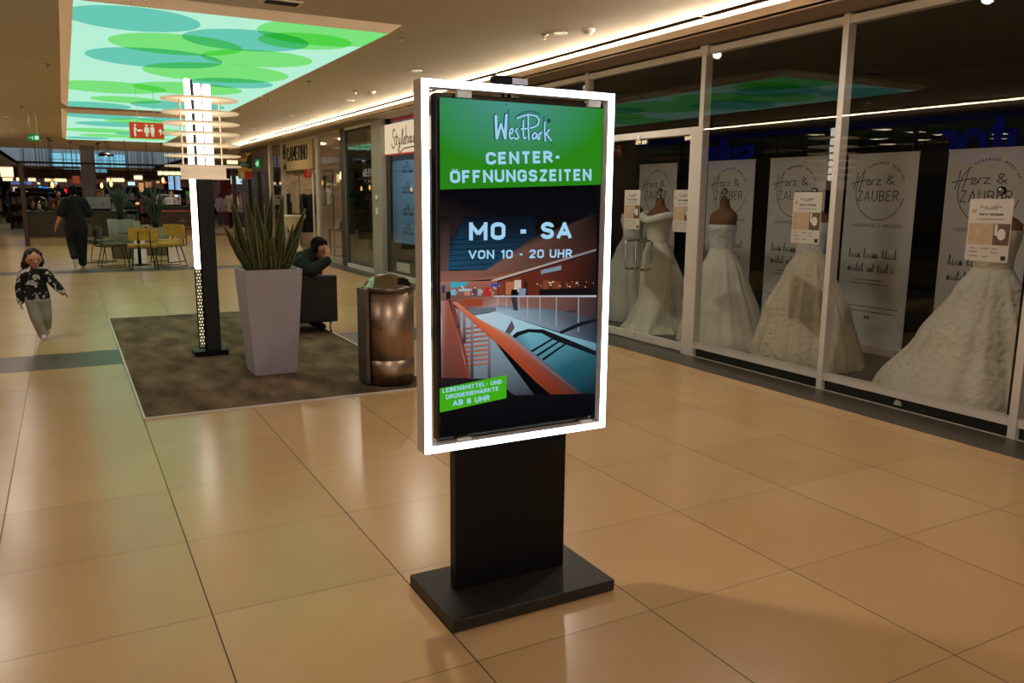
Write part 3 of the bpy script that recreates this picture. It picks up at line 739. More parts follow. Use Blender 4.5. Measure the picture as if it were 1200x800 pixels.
def planter():
    t = thing('tapered_planter', 'tall tapered grey planter standing on the carpet', 'planter', (1.555, 7.42, CH))
    q = MB(); a, b, h, c = 0.185, 0.25, 0.94, 0.03
    def sq(s_, z): return [(-s_,-s_,z),(s_,-s_,z),(s_,s_,z),(-s_,s_,z)]
    rings = [sq(a,0), sq(b,h), sq(b-c,h), sq(b-c-0.01,h-0.10)]
    v = sum(rings, []); f = [(3,2,1,0)]
    for k_ in range(3):
        for i in range(4): f.append((k_*4+i, k_*4+(i+1)%4, k_*4+4+(i+1)%4, k_*4+4+i))
    q.add(v, f); q.build('pot', P('grey_planter_shell', (178,174,186), 0.55, var=0.04, scale=5), t, bev=0.004)
    MB().box(-b+c+0.006,b-c-0.006,-b+c+0.006,b-c-0.006,h-0.10,h-0.05).build('soil', P('soil', (26,20,16), 0.95, var=0.5, scale=40, bump=0.8), t)
planter()
def leaf_material(name, dark, light):
    mt = P(name, dark, 0.42, var=0.25, scale=22, spec=0.4, stretch=(1,1,3)); return mt
LM = leaf_material('sansevieria_leaf', (62,70,36), None); LE = P('leaf_edge', (146,142,92), 0.5, var=0.15)
def blade(q, e, base, tip, w, bend, n=9, thick=0.006):
    """upright sword leaf: keeled blade with a point; e takes the pale margins"""
    base, tip = Vector(base), Vector(tip); d = tip-base
    side = d.cross(Vector((R.uniform(-0.7,0.7), -1.0, R.uniform(-.3,.3)))).normalized(); nrm = side.cross(d).normalized()
    vs = []
    for i in range(n+1):
        s_ = i/n; p = base+d*s_+nrm*(bend*math.sin(s_*PI*0.5)**2)
        ww = w*(0.55+1.3*s_-1.75*s_**2+0.0) if s_ < 0.75 else w*(0.55+0.975-0.984)*(1-(s_-0.75)/0.25)*1.0
        ww = w*max(0.02, math.sin(PI*(0.18+0.82*s_))**0.8)
        vs += [p-side*ww+nrm*0.35*ww, p-nrm*thick*0.5, p+side*ww+nrm*0.35*ww, p+nrm*thick]
    f = []
    for i in range(n):
        for k_ in range(4): f.append((i*4+k_, i*4+(k_+1)%4, i*4+4+(k_+1)%4, i*4+4+k_))
    f += [(3,2,1,0), tuple(n*4+k_ for k_ in range(4))]
    q.add(vs, f, None, True)
    for sd in (0, 2):
        e.tube([vs[i*4+sd] for i in range(n+1)], w*0.085+0.0006, 4)
def plant():
    t = thing('sansevieria_plant', 'snake plant with upright dark sword leaves in the grey planter', 'plant', (1.555, 7.42, CH+0.89))
    q, e = MB(), MB()
    tips = [(262,262),(271,233),(287,226),(297,232),(319,226),(333,228),(358,244),(352,271),(349,284),(280,269),(312,256),(304,262),(327,257),(331,254),(318,277),(289,276),(307,281),(296,250),(341,262),(285,245),(300,240)]
    n = len(tips)
    for i, (px, py) in enumerate(tips):
        Y = 7.42+R.uniform(-0.16,0.16); p_ = at(px, py, Y)
        lx = p_.x-1.555; lz = p_.z-(CH+0.89)
        bx = max(-0.15, min(0.15, lx*0.42+R.uniform(-0.04,0.04))); by = (Y-7.42)*0.8
        blade(q, e, (bx, by, 0.0), (lx, Y-7.42, lz), 0.024+0.010*min(1, lz/0.5), R.uniform(-0.04,0.04))
    for i in range(16):
        a = R.uniform(0, 2*PI); r = R.uniform(0.02,0.14); h = R.uniform(0.22,0.46)
        blade(q, e, (r*math.cos(a), r*math.sin(a), 0), (r*1.9*math.cos(a)+R.uniform(-.05,.05), r*1.7*math.sin(a), h), 0.021, R.uniform(-0.03,0.03))
    q.build('leaves', LM, t); e.build('leaf_margins', LE, t)
plant()
def bin_():
    t = thing('litter_bin', 'round brushed steel litter bin with a hooded lid at the carpet edge', 'litter bin', (2.36, 6.52, CH))
    r = 0.215
    MB().rev([(r,0.012),(r,0.215),(r-0.004,0.217),(r-0.004,0.222),(r,0.224),(r,0.80)], n=48).build('body', M['steel'], t)
    MB().rev([(r-0.01,0.0),(r-0.01,0.012)], n=48).build('foot_ring', M['black'], t)
    q = MB().box(-r-0.022,-r+0.012,-0.10,0.12,0.012,0.82)
    q.build('back_plate', P('steel_flange', (110,100,92), 0.3, 0.9, var=0.1), t, bev=0.004)
    MB().rev([(r+0.006,0.795),(r+0.008,0.83),(r-0.002,0.835)], n=48).build('lid_rim', P('lid_rim_steel', (120,112,104), 0.3, 1.0), t)
    # hooded lid: a vault that rises to a ridge, open mouth towards the shops
    n = 16; q = MB(); v = []; f = []
    for i in range(n+1):
        a = PI*i/n
        x = -r*math.cos(a); hz = 0.10*math.sin(a)**0.8
        yy = r*math.sin(a)
        v += [(x,-yy,0.833),(x*0.85,-yy*0.25,0.833+hz),(x*0.85,yy*0.25,0.833+hz),(x,yy,0.833)]
    for i in range(n):
        for k_ in range(3): f.append((i*4+k_, i*4+4+k_, i*4+5+k_, i*4+1+k_))
    q.add(v, f, None, False).build('lid', P('polished_steel_lid', (170,166,158), 0.16, 1.0, var=0.05), t)
    MB().prism([(0.03,0.845),(0.14,0.845),(0.12,0.90),(0.05,0.915)], -0.16, -0.11).build('mouth', M['black'], t)
    MB().rev([(0.0,0),(0.006,0),(0.006,0.004),(0,0.004)], n=10, cap=False).build('lock', M['black'], t, loc=(-0.13,-0.175,0.50), rot=(PI/2,0,-0.6))
bin_()
def armchair():
    t = thing('cube_armchair', 'black leather cube armchair on thin chrome legs beside the planter', 'armchair', (2.37, 9.55, CH))
    lm = P('black_leather', (9,9,9), 0.55, var=0.15, scale=40, bump=0.15)
    MB().box(-0.34,0.34,-0.36,-0.24,0.13,0.675).build('arm', lm, t, bev=0.018)
    MB().box(-0.34,0.34,0.24,0.36,0.13,0.675).build('arm', lm, t, bev=0.018)
    MB().box(-0.34,-0.20,-0.239,0.239,0.13,0.70).build('backrest', lm, t, bev=0.018)
    MB().box(-0.199,0.335,-0.239,0.239,0.14,0.40).build('seat', lm, t, bev=0.018)
    for x in (-0.27,0.27):
        for y in (-0.28,0.28):
            MB().tube([(x,y,0.135),(x,y,0.004)],0.012).rev([(0.02,0.0),(0.02,0.012)],(x,y,0.0),12).build('leg', M['chrome'], t)
    for o in t.children: pass
armchair()
# ================================================================== BRIDAL SHOP (beyond the kiosk, along X = 5.59)
AL = M['alu']
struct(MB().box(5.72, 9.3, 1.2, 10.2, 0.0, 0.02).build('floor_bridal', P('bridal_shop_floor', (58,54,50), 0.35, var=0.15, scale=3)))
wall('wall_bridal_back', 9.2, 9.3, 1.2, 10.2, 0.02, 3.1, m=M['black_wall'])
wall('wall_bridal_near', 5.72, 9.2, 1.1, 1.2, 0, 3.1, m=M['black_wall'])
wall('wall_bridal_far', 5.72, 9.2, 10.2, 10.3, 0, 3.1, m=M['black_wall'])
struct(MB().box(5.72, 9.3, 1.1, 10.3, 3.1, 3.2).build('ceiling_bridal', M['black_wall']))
def shop_window(n, y0, y1, glass=None, kick=True, label='window of the shopfront', zt=2.965):
    w = thing('window_%d' % n, label, 'window', (XS, 0, 0)); struct(w)
    MB().box(-0.045,0.045,y0-0.028,y0+0.028,0.0,3.05).build('mullion', AL, w, bev=0.003)
    MB().box(-0.035,0.035,y0+0.028,y1-0.028,zt,3.03).build('head_rail', AL, w, bev=0.003)
    MB().box(-0.035,0.035,y0+0.028,y1-0.028,0.085,0.148).build('sill_rail', AL, w, bev=0.003)
    MB().box(0.0,0.05,y0+0.028,y1-0.028,0.0,0.085).build('kick_panel', M['alu_dark'], w)
    MB().box(-0.032,-0.028,y0+0.028,y1-0.028,0.0,0.006).build('threshold_strip', AL, w)
    MB().box(-0.044,-0.036,y0+0.028,y1-0.028,0.148,zt).build('pane', glass or M['glass'], w)
    MB().box(0.010,0.03,y0+0.03,y0+0.075,0.148,zt).build('gasket', M['black'], w)
    return w
shop_window(1, 3.04, 4.67, label='bridal shop window with one gown and two banners behind it, nearest full pane')
shop_window(2, 4.67, 6.31, label='bridal shop window between the glass doors and the nearest pane')
shop_window(3, 1.41, 3.04, label='bridal shop window nearest the photographer')
shop_window(4, 8.36, 10.2, label='bridal shop window past the double doors, behind the kiosk')
MB().box(-0.06,0.03,6.25,6.36,2.955,3.05).build('frame_joint', AL, bpy.data.objects['window_2'], bev=0.003)
MB().box(-0.045,0.045,10.17,10.23,0,3.05).build('mullion', AL, bpy.data.objects['window_4'])
d = thing('door_1', 'double glass door of the bridal shop with chrome C handles', 'door', (XS, 0, 0)); struct(d)
MB().box(-0.05,0.04,6.31-0.03,6.31+0.03,0.0,3.05).box(-0.045,0.035,6.34,6.46,0.0,2.23).build('jamb', AL, d, bev=0.003)
MB().box(-0.045,0.035,6.34,8.33,2.225,2.295).build('transom', AL, d, bev=0.003)
MB().box(-0.035,0.035,6.34,8.33,2.965,3.03).build('head_rail', AL, d, bev=0.003)
MB().box(-0.006,0.006,6.34,8.33,2.295,2.965).build('transom_pane', M['glass'], d)
MB().box(-0.04,0.035,8.24,8.33,0,2.225).build('jamb', AL, d, bev=0.003)
for (a, b, hy, s_) in ((6.475,7.288,7.20,-1),(7.298,8.235,7.39,1)):
    lf = MB().box(-0.006,0.006,a,b,0.10,2.215).build('door_leaf', M['glass'], d)
    MB().box(-0.02,0.02,a,b,0.015,0.10).build('bottom_rail', AL, lf, bev=0.003)
    MB().box(-0.018,0.018,a+0.002,a+0.10,2.17,2.215).box(-0.018,0.018,b-0.1,b-0.002,2.17,2.215).build('patch_fitting', M['chrome'], lf)
    h = MB()
    for sd in (-1, 1):
        c = 0.035; xo = sd*0.115
        h.tube([(0,hy,0.81),(xo-sd*c,hy,0.81),(xo-sd*c*0.3,hy,0.81+c*0.3),(xo,hy,0.81+c),(xo,hy,1.125-c),(xo-sd*c*0.3,hy,1.125-c*0.3),(xo-sd*c,hy,1.125),(0,hy,1.125)],0.0125,8)
    h.build('handle', M['chrome'], lf)
# small clip and sensor at the head of the door
MB().box(-0.06,-0.045,7.27,7.31,2.215,2.26).build('closer', M['white_plastic'], d)

def rings(q, prof, n=72, pleat=0, amp=0.0, ph=0.0):
    """stacked closed rings: (z, rx, ry, ox, oy, pleat amplitude)"""
    v = []
    for z, rx, ry, ox, oy, am in prof:
        for i in range(n):
            a = 2*PI*i/n
            k_ = 1+am*(0.65*math.cos(pleat*a+ph+z*0.7)+0.35*math.cos((pleat*2-3)*a+1.7*ph))
            v.append((ox+rx*k_*math.cos(a), oy+ry*k_*math.sin(a), z))
    f = [(j*n+i, j*n+(i+1)%n, (j+1)*n+(i+1)%n, (j+1)*n+i) for j in range(len(prof)-1) for i in range(n)]
    return q.add(v, f, None, True)
def lerp_prof(keys, n=26):
    out = []; keys = sorted(keys)
    zs = [k_[0] for k_ in keys]
    for i in range(n+1):
        z = zs[0]+(zs[-1]-zs[0])*i/n
        for a, b in zip(keys[:-1], keys[1:]):
            if z <= b[0]+1e-9:
                t = (z-a[0])/(b[0]-a[0]); t = t*t*(3-2*t)*0.5+t*0.5
                out.append(tuple([z]+[a[k_]+(b[k_]-a[k_])*t for k_ in range(1,6)])); break
    return out
def tulle(name, col, lace=0.0):
    mt = P(name, col, 0.75, var=0.06, scale=3, spec=0.2)
    nt = mt.node_tree; b = nt.nodes['Principled BSDF']
    b.inputs['Sheen Weight'].default_value = 0.3
    if lace:
        tc = nt.nodes.new('ShaderNodeTexCoord'); vo = nt.nodes.new('ShaderNodeTexVoronoi'); vo.inputs['Scale'].default_value = 26; vo.feature = 'SMOOTH_F1'
        n2 = nt.nodes.new('ShaderNodeTexNoise'); n2.inputs['Scale'].default_value = 7; n2.inputs['Detail'].default_value = 5
        nt.links.new(tc.outputs['Object'], vo.inputs['Vector']); nt.links.new(tc.outputs['Object'], n2.inputs['Vector'])
        mm = nt.nodes.new('ShaderNodeMath'); mm.operation = 'MULTIPLY'; nt.links.new(vo.outputs['Distance'], mm.inputs[0]); nt.links.new(n2.outputs['Fac'], mm.inputs[1])
        bp = nt.nodes.new('ShaderNodeBump'); bp.inputs['Strength'].default_value = lace; bp.inputs['Distance'].default_value = 0.03
        nt.links.new(mm.outputs[0], bp.inputs['Height']); nt.links.new(bp.outputs[0], b.inputs['Normal'])
    return mt
MBROWN = P('mannequin_linen_brown', (112,74,46), 0.75, var=0.12, scale=30, bump=0.2)
def mannequin(x, y, label):
    t = thing('dress_form', label, 'mannequin', (x, y, 0.02), -PI/2, 'dress forms in the bridal shop window')
    q = MB()
    prof = [(0.95,0.155,0.11,0,0,0),(1.06,0.125,0.095,0,0,0),(1.15,0.130,0.10,0,0,0),(1.28,0.165,0.12,0,-0.01,0),(1.36,0.185,0.105,0,0,0),(1.41,0.180,0.085,0,0.01,0),(1.445,0.13,0.07,0,0.015,0),(1.475,0.068,0.058,0,0.015,0),(1.53,0.052,0.05,0,0.01,0),(1.57,0.055,0.05,0,0.01,0)]
    rings(q, prof, 32)
    q.f += [[len(q.v)-32+i for i in range(32)], [31-i for i in range(32)]]; q.c += [None]*2; q.sm += [False]*2
    q.build('torso', MBROWN, t)
    MB().rev([(0.0,1.57),(0.035,1.57),(0.038,1.59),(0.012,1.60),(0.012,1.62),(0.028,1.635),(0.034,1.655),(0.026,1.68),(0.0,1.69)], n=16, cap=False).build('neck_finial', P('finial_silver', (180,178,172), 0.25, 1.0), t)
    MB().tube([(0,0,0.95),(0,0,0.03)],0.016).tube([(0,0,0.10),(0.2,0.12,0.012)],0.010).tube([(0,0,0.10),(-0.2,0.12,0.012)],0.010).tube([(0,0,0.10),(0,-0.22,0.012)],0.010).build('stand', M['chrome'], t)
    return t
def gown(x, y, label, bod, skirt, mat_b, mat_s, pleat, ph, extra=None):
    t = thing('wedding_gown', label, 'wedding dress', (x, y, 0.02), -PI/2, None)
    q = MB(); rings(q, lerp_prof(bod, 14), 72, 8, 0, 0); q.build('bodice', mat_b, t)
    q = MB(); rings(q, lerp_prof(skirt, 30), 144, pleat, 0, ph); q.build('skirt', mat_s, t)
    if extra: extra(t)
    return t
BOD = [(1.05,0.140,0.112,0,0,0),(1.15,0.146,0.118,0,0,0),(1.28,0.182,0.138,0,-0.012,0),(1.365,0.196,0.122,0,-0.006,0)]
satin = tulle('ivory_satin', (226,224,210)); satin.node_tree.nodes['Principled BSDF'].inputs['Roughness'].default_value = 0.5
tul1 = tulle('ivory_tulle', (216,212,198), 0.15); lace1 = tulle('lace_appliqued_tulle', (214,208,192), 0.9); lace2 = tulle('champagne_lace', (206,196,174), 1.0); lace3 = tulle('silver_lace_bodice', (206,208,206), 0.9)
# gown behind the door: satin mermaid with an off-shoulder band
def band(t):
    q = MB()
    pts = [(0.265*math.cos(a)+0, 0.165*math.sin(a), 1.355+0.035*math.cos(2*a)*0.5-0.02*max(0, -math.sin(a))**6) for a in [2*PI*i/40 for i in range(41)]]
    q.tube(pts, 0.052, 10, cap=False); o = q.build('off_shoulder_band', satin, t); o.scale = (0.88,0.9,1)
    q = MB()
    rings(q, lerp_prof([(0.02,0.33,0.34,0.15,0.22,0.05),(0.5,0.24,0.2,0.06,0.14,0.06),(1.0,0.14,0.10,0.0,0.07,0.04)],20), 96, 11, 0, 0.5); q.build('train', tulle('satin_train', (196,196,186)), t)
mannequin(6.15, 7.66, 'brown dress form wearing the off-shoulder satin gown behind the glass door')
gown(6.15, 7.66, 'ivory satin mermaid wedding gown with off-shoulder band, seen behind the door handles',
     BOD, [(0.005,0.44,0.34,-0.06,0,0.05),(0.12,0.34,0.28,-0.04,0,0.05),(0.42,0.205,0.19,0,0,0.03),(0.72,0.205,0.18,0,0,0.01),(0.86,0.215,0.175,0,0,0),(1.06,0.146,0.118,0,0,0)], satin, satin, 9, 0.4, band)
# second pane: A line with lace bodice and sheer skirt
mannequin(6.3, 6.74, 'brown bare-shouldered dress form in the window beside the doors')
gown(6.3, 6.74, 'sheer sparkling A line wedding gown beside the door jamb, shoulders of its form bare',
     [(1.02,0.140,0.112,0,0,0),(1.12,0.148,0.118,0,0,0),(1.26,0.178,0.138,0,-0.012,0),(1.30,0.184,0.13,0,-0.006,0)],
     [(0.005,0.53,0.46,0.14,-0.05,0.05),(0.35,0.42,0.38,0.09,-0.03,0.05),(0.75,0.27,0.25,0.03,0,0.04),(1.04,0.140,0.112,0,0,0.0)], lace3, tul1, 13, 1.1)
mannequin(6.3, 5.52, 'brown dress form half hidden by the poster on the middle pane')
gown(6.3, 5.52, 'full champagne tulle wedding gown whose bodice hides behind a poster on the middle pane',
     BOD, [(0.005,0.53,0.52,0.07,-0.04,0.055),(0.10,0.51,0.50,0.07,-0.04,0.055),(0.5,0.42,0.38,0.02,-0.02,0.05),(0.9,0.235,0.21,0,0,0.04),(1.07,0.145,0.116,0,0,0.0)], lace3, lace2, 15, 2.0)
mannequin(6.25, 3.71, 'dress form standing behind the poster on the nearest large pane')
gown(6.25, 3.71, 'wide lace hem wedding gown behind the poster on the nearest large pane',
     BOD, [(0.005,0.74,0.66,-0.08,0.0,0.045),(0.08,0.71,0.64,-0.08,0,0.045),(0.5,0.46,0.42,-0.03,0,0.04),(0.9,0.25,0.22,0,0,0.03),(1.07,0.145,0.116,0,0,0.0)], lace2, lace1, 14, 0.2)
mannequin(6.6, 8.75, 'dress form behind the far door leaf, close to the kiosk edge')
gown(6.6, 8.75, 'grey veiled wedding gown behind the far door leaf, cut off by the kiosk frame',
     BOD, [(0.005,0.60,0.5,0.08,0,0.05),(0.5,0.40,0.36,0.03,0,0.05),(0.9,0.225,0.2,0,0,0.04),(1.07,0.145,0.116,0,0,0.0)], lace3, tulle('grey_tulle', (176,176,170), 0.1), 12, 0.9)

INK = P('black_ink', (26,25,26), 0.6); BANNER = P('banner_fabric', (214,212,210), 0.6, var=0.03)
SCRIPT_H = [[(0.02,0.10),(0.09,0.62),(0.10,0.98)],[(0.16,0.02),(0.22,0.50),(0.26,1.05)],[(-0.04,0.42),(0.12,0.50),(0.34,0.60)],
            [(0.32,0.48),(0.37,0.62),(0.42,0.56),(0.36,0.42),(0.33,0.34),(0.42,0.34),(0.46,0.50)],[(0.46,0.36),(0.47,0.58),(0.54,0.62)],
            [(0.56,0.62),(0.66,0.60),(0.56,0.36),(0.68,0.36)],[(0.98,0.34),(0.82,0.66),(0.86,0.78),(0.93,0.72),(0.80,0.48),(0.86,0.36),(0.98,0.52)]]
def script_line(q, x, z, w, h, words, pen, seed, y):
    """handwriting: looping joined strokes, one group per word"""
    r = random.Random(seed); tot = sum(len(a) for a in words)+len(words)-1; u = w/tot; cx = x
    for wd2 in words:
        pts = []
        for i, ch in enumerate(wd2):
            tall = ch in 'DTKHLkldhfbt' ; hh = h*(1.0 if tall else 0.5); x0 = cx+u*i
            if tall: pts += [(x0,z+h*0.1),(x0+u*.35,z+hh),(x0+u*.45,z+hh*0.9),(x0+u*.35,z+0.02*h),(x0+u*.8,z+h*0.12)]
            elif ch in 'mnuw': pts += [(x0,z),(x0+u*.15,z+hh),(x0+u*.35,z),(x0+u*.5,z+hh),(x0+u*.7,z),(x0+u*.95,z+hh*0.4)]
            else: pts += [(x0+u*.1,z+hh*.4),(x0+u*.45,z+hh),(x0+u*.2,z+hh*.5),(x0+u*.4,z),(x0+u*.9,z+hh*0.35)]
        q.stroke(pts, pen, y, 0.0004, 5); cx += u*(len(wd2)+1)
def rollup(x, y, label, scale=1.0):
    t = thing('roll_up_banner', label, 'banner', (x, y, 0.02), -PI/2, 'roll-up banners in the bridal shop window')
    w = 0.41
    MB().box(-w-0.01,w+0.01,-0.05,0.06,0.0,0.085).build('cassette', M['alu'], t, bev=0.006)
    MB().tube([(0,0.03,0.08),(0,0.03,2.03)],0.01).build('pole', M['alu'], t)
    p_ = MB().box(-w,w,-0.003,0.0,0.085,2.02).build('panel', BANNER, t)
    MB().box(-w,w,-0.010,0.006,2.02,2.045).build('top_rail', M['alu'], t)
    y_ = -0.0045; gry = P('grey_ink', (92,90,90), 0.7)
    q = MB(); n = 56
    flat_line(q, [(0.0+0.285*math.cos(2*PI*i/n), 1.66+0.285*math.sin(2*PI*i/n)) for i in range(int(n*0.36), int(n*0.98)+1)], 0.007, lambda a,b: (a[0], y_+b*0.001, a[1]))
    q.build('ring_emblem', INK, p_, fix=False)
    q = MB()
    for i in range(16):       # small capitals around the upper arc of the ring
        a = math.radians(118-i*6.1); cx, cz = 0.285*math.cos(a), 1.66+0.285*math.sin(a)
        sans(q, 'HANDMADE WEDDING'[i], cx, cz-0.012, y_, 0.026, None, 0.16, 0.001, 'C', a-PI/2)
    q.build('ring_lettering', INK, p_, fix=False)
    q = MB()
    for s_ in SCRIPT_H: q.stroke([(-0.33+a*0.50, 1.66+b*0.20) for a, b in s_], 0.008, y_, 0.001, 6)
    q.build('script_name', INK, p_)
    sans(MB(), 'ZAUBER', -0.02, 1.565, y_, 0.105, 0.48, 0.085, 0.001).build('capital_name', INK, p_, fix=False)
    sans(MB(), 'HANDMADE O WEDDING', 0.0, 1.30, y_, 0.034, 0.58, 0.12, 0.001).build('tagline', gry, p_, fix=False)
    q = MB(); script_line(q, -0.31, 0.98, 0.58, 0.10, ['Dein','Traum','Kleid'], 0.007, 1, y_); script_line(q, -0.31, 0.84, 0.56, 0.09, ['wartet','auf','dich','!'], 0.007, 2, y_)
    q.build('handwriting', INK, p_)
    q = MB()
    for z, a, b in ((0.75,-.22,.12),(0.71,-.26,.17),(0.47,-.34,.32),(0.42,-.32,.30)):
        xx = a
        while xx < b: q.prism([(xx,z),(xx+0.018,z),(xx+0.018,z+0.012),(xx,z+0.012)], y_, y_+0.001); xx += 0.026
    for xx in (-0.06, -0.02): q.prism([(xx,0.35),(xx+0.028,0.35),(xx+0.028,0.378),(xx,0.378)], y_, y_+0.001)
    q.build('small_print', gry, p_)
for yb, lab in ((5.57,'white roll-up banner fully in view between the two nearest gowns'),(4.45,'white roll-up banner partly covered by the poster on the nearest pane'),
                (6.66,'white roll-up banner behind the full champagne gown'),(7.72,'white roll-up banner behind the bare-shouldered dress form'),(9.15,'white roll-up banner behind the satin mermaid gown')):
    rollup(7.3, yb, lab)
def door_poster(y, z, w, h, label, dx=0.008):
    t = thing('shop_poster', label, 'poster', (XS-dx, y, z), -PI/2, 'event posters on the bridal shop glass')
    MB().prism([(-w/2,0),(w/2,0),(w/2,h),(-w/2,h)], -0.0015, 0.0).build('sheet', P('poster_paper', (190,184,174), 0.7, var=0.02), t)
    yy = -0.0022
    MB().prism([(-w*.47,h*.27),(w*.10,h*.27),(w*.10,h*.61),(-w*.47,h*.61)], yy, -0.0015).build('sand_panel', P('poster_sand', (176,152,124), 0.7, var=0.15, scale=20), t)
    ph = MB().prism([(w*.11,h*.27),(w*.48,h*.27),(w*.48,h*.61),(w*.11,h*.61)], yy, -0.0015).build('photo', P('poster_photo', (96,74,62), 0.6, var=0.5, scale=25), t)
    MB().prism([(w*.30+w*.10*math.cos(a), h*.44+h*.09*math.sin(a)) for a in [2*PI*i/14 for i in range(14)]], yy-0.0006, yy).prism([(w*.14,h*.42),(w*.2,h*.42),(w*.2,h*.6),(w*.14,h*.6)], yy-0.0006, yy).build('bride_figure', P('photo_white', (206,196,188), 0.6), ph)
    sans(MB(), 'WHITE WEDDING', 0.02*w, h*.735, yy, h*.036, w*.56, 0.22, 0.0006).build('headline', INK, t, fix=False)
    q = MB(); script_line(q, -w*.24, h*.86, w*.5, h*.05, ['Herz','Zauber'], 0.003, 4, yy); q.build('script', P('poster_grey_ink', (110,106,102), 0.7), t)
    q = MB()
    for z_, a, b in ((.67,-.30,.34),(.20,-.40,-.28),(.20,-.15,.05),(.20,.12,.26),(.14,-.40,-.22),(.14,.1,.24),(.07,-.4,-.2),(.07,-.1,.04),(.83,-.14,.16)):
        q.prism([(a*w,h*z_),(b*w,h*z_),(b*w,h*(z_+.016)),(a*w,h*(z_+.016))], yy, -0.0015)
    q.build('small_print', P('poster_print', (128,122,116), 0.7), t)
    MB().prism([(-w*.44,h*.78),(-w*.36,h*.76),(-w*.30,h*.84),(-w*.36,h*.82),(-w*.42,h*.84)], yy, -0.0015).build('gold_mark', P('poster_gold', (190,150,96), 0.5), t)
    MB().prism([(w*.34,h*.03),(w*.45,h*.03),(w*.45,h*.10),(w*.34,h*.10)], yy, -0.0015).build('dark_mark', INK, t)
for a in ((7.43,1.252,0.29,0.43,'white event poster on the far door leaf, left of the handles'),(6.57,1.252,0.29,0.43,'white event poster on the near door leaf beside the jamb'),
          (4.928,1.226,0.305,0.43,'white event poster on the middle pane, hiding a gown bodice',0.046),(3.348,1.188,0.30,0.425,'white event poster on the nearest large pane with a dark corner mark',0.046)):
    door_poster(*a)

# ================================================================== STYLE BOUTIQUE, GLASS BAY, GOLD BOUTIQUE (Y 10 - 30)
wall('wall_right_hidden', XS, XS+0.1, 10.25, 13.2, 0, 3.1, m=M['soffit'])
w = thing('window_5', 'blue filmed boutique window with dark logos beside the kiosk frame', 'window', (XS, 0, 0)); struct(w)
BLUE = P('slate_blue_film', (104,158,216), 0.5, var=0.06, scale=1.2)
MB().box(0.10,0.13,13.0,15.42,0.69,3.05).build('film_panel', BLUE, w)
MB().box(0.0,0.10,15.36,15.42,0.02,3.05).build('reveal', M['black'], w)
MB().box(0.095,0.10,13.9,13.915,2.93,3.05).box(0.095,0.10,14.85,14.865,2.93,3.05).build('film_joint', M['alu_dark'], w)
MB().box(-0.006,0.006,13.0,15.40,0.10,2.35).build('pane', M['glass'], w)
MB().box(-0.03,0.04,13.0,15.42,0.0,0.09).build('sill_rail', AL, w)
MB().box(0.08,0.10,13.0,15.36,2.99,3.05).build('red_valance', P('red_valance', (170,60,48), 0.6), w)
for zz in (2.08,1.70,1.29,0.93):
    q = MB()
    q.stroke([(-0.26,0.05),(-0.1,0.055),(0.0,0.05),(0.26,0.055)], 0.012, 0, 0.002); q.stroke([(0.10*math.cos(a),0.06+0.085*math.sin(a)) for a in [PI*i/8 for i in range(9)]], 0.018, 0, 0.002)
    script_line(q, -0.27, -0.06, 0.55, 0.12, ['Style','haus'], 0.016, 3, 0); q.stroke([(-0.04,0.06),(0.02,0.12),(0.05,0.06)], 0.015, 0, 0.002)
    o = q.build('film_logo', P('logo_navy', (52,70,92), 0.6), w); o.location = (0.0985, 14.55, zz); o.rotation_euler = (0,0,-PI/2)
t = thing('shop_sign', 'cream lightbox sign with brown script lettering above the blue window', 'shop sign', (XS-0.02, 14.2, 2.35), -PI/2)
MB().box(-1.22,1.2,0.0,0.10,0.03,0.585).build('lightbox', EM('lightbox_cream', (240,214,176), 0.85), t)
MB().box(-1.22,1.2,-0.004,0.10,0.0,0.028).build('lower_edge', P('sign_red_edge', (170,44,36), 0.5), t)
q = MB()
for s_ in ([(-.62,.43),(-.68,.48),(-.76,.44),(-.75,.36),(-.67,.28),(-.64,.19),(-.72,.12),(-.82,.17),(-.83,.22)],[(-.56,.38),(-.58,.20),(-.52,.18)],[(-.64,.32),(-.48,.33)],[(-.48,.30),(-.46,.20),(-.40,.20),(-.38,.30)],[(-.38,.30),(-.40,.10),(-.46,.04),(-.50,.10),(-.36,.20)],
           [(-.32,.18),(-.26,.42),(-.22,.46),(-.26,.20),(-.20,.18)],[(-.20,.22),(-.12,.26),(-.14,.32),(-.19,.26),(-.17,.18),(-.10,.20)],[(-.06,.50),(-.08,.18)],[(-.08,.26),(-.02,.32),(.02,.28),(.0,.18)],
           [(.14,.30),(.06,.28),(.05,.20),(.12,.20),(.15,.30),(.16,.18)],[(.20,.30),(.20,.20),(.28,.20),(.30,.30),(.31,.18)],[(.44,.30),(.38,.27),(.43,.22),(.38,.18)],[(-.42,.02),(-.2,.10),(.1,.11),(.5,.12)]):
    q.stroke([(a,b) for a, b in s_], 0.022, -0.006, 0.004)
q.build('script_lettering', P('sign_brown', (74,56,38), 0.6), t)
t = thing('sideboard', 'dark sideboard with a white drawer front low in the blue boutique window', 'sideboard', (XS+0.37, 14.4, 0), -PI/2)
MB().box(-0.95,0.95,-0.22,0.18,0.06,0.70).build('body', P('dark_navy_lacquer', (18,20,28), 0.4), t, bev=0.004)
MB().box(-0.9,-0.2,-0.235,-0.22,0.12,0.30).build('drawer', M['white_plastic'], t, bev=0.004)
MB().box(-0.9,0.9,-0.16,0.14,0.0,0.06).build('plinth', M['black'], t)
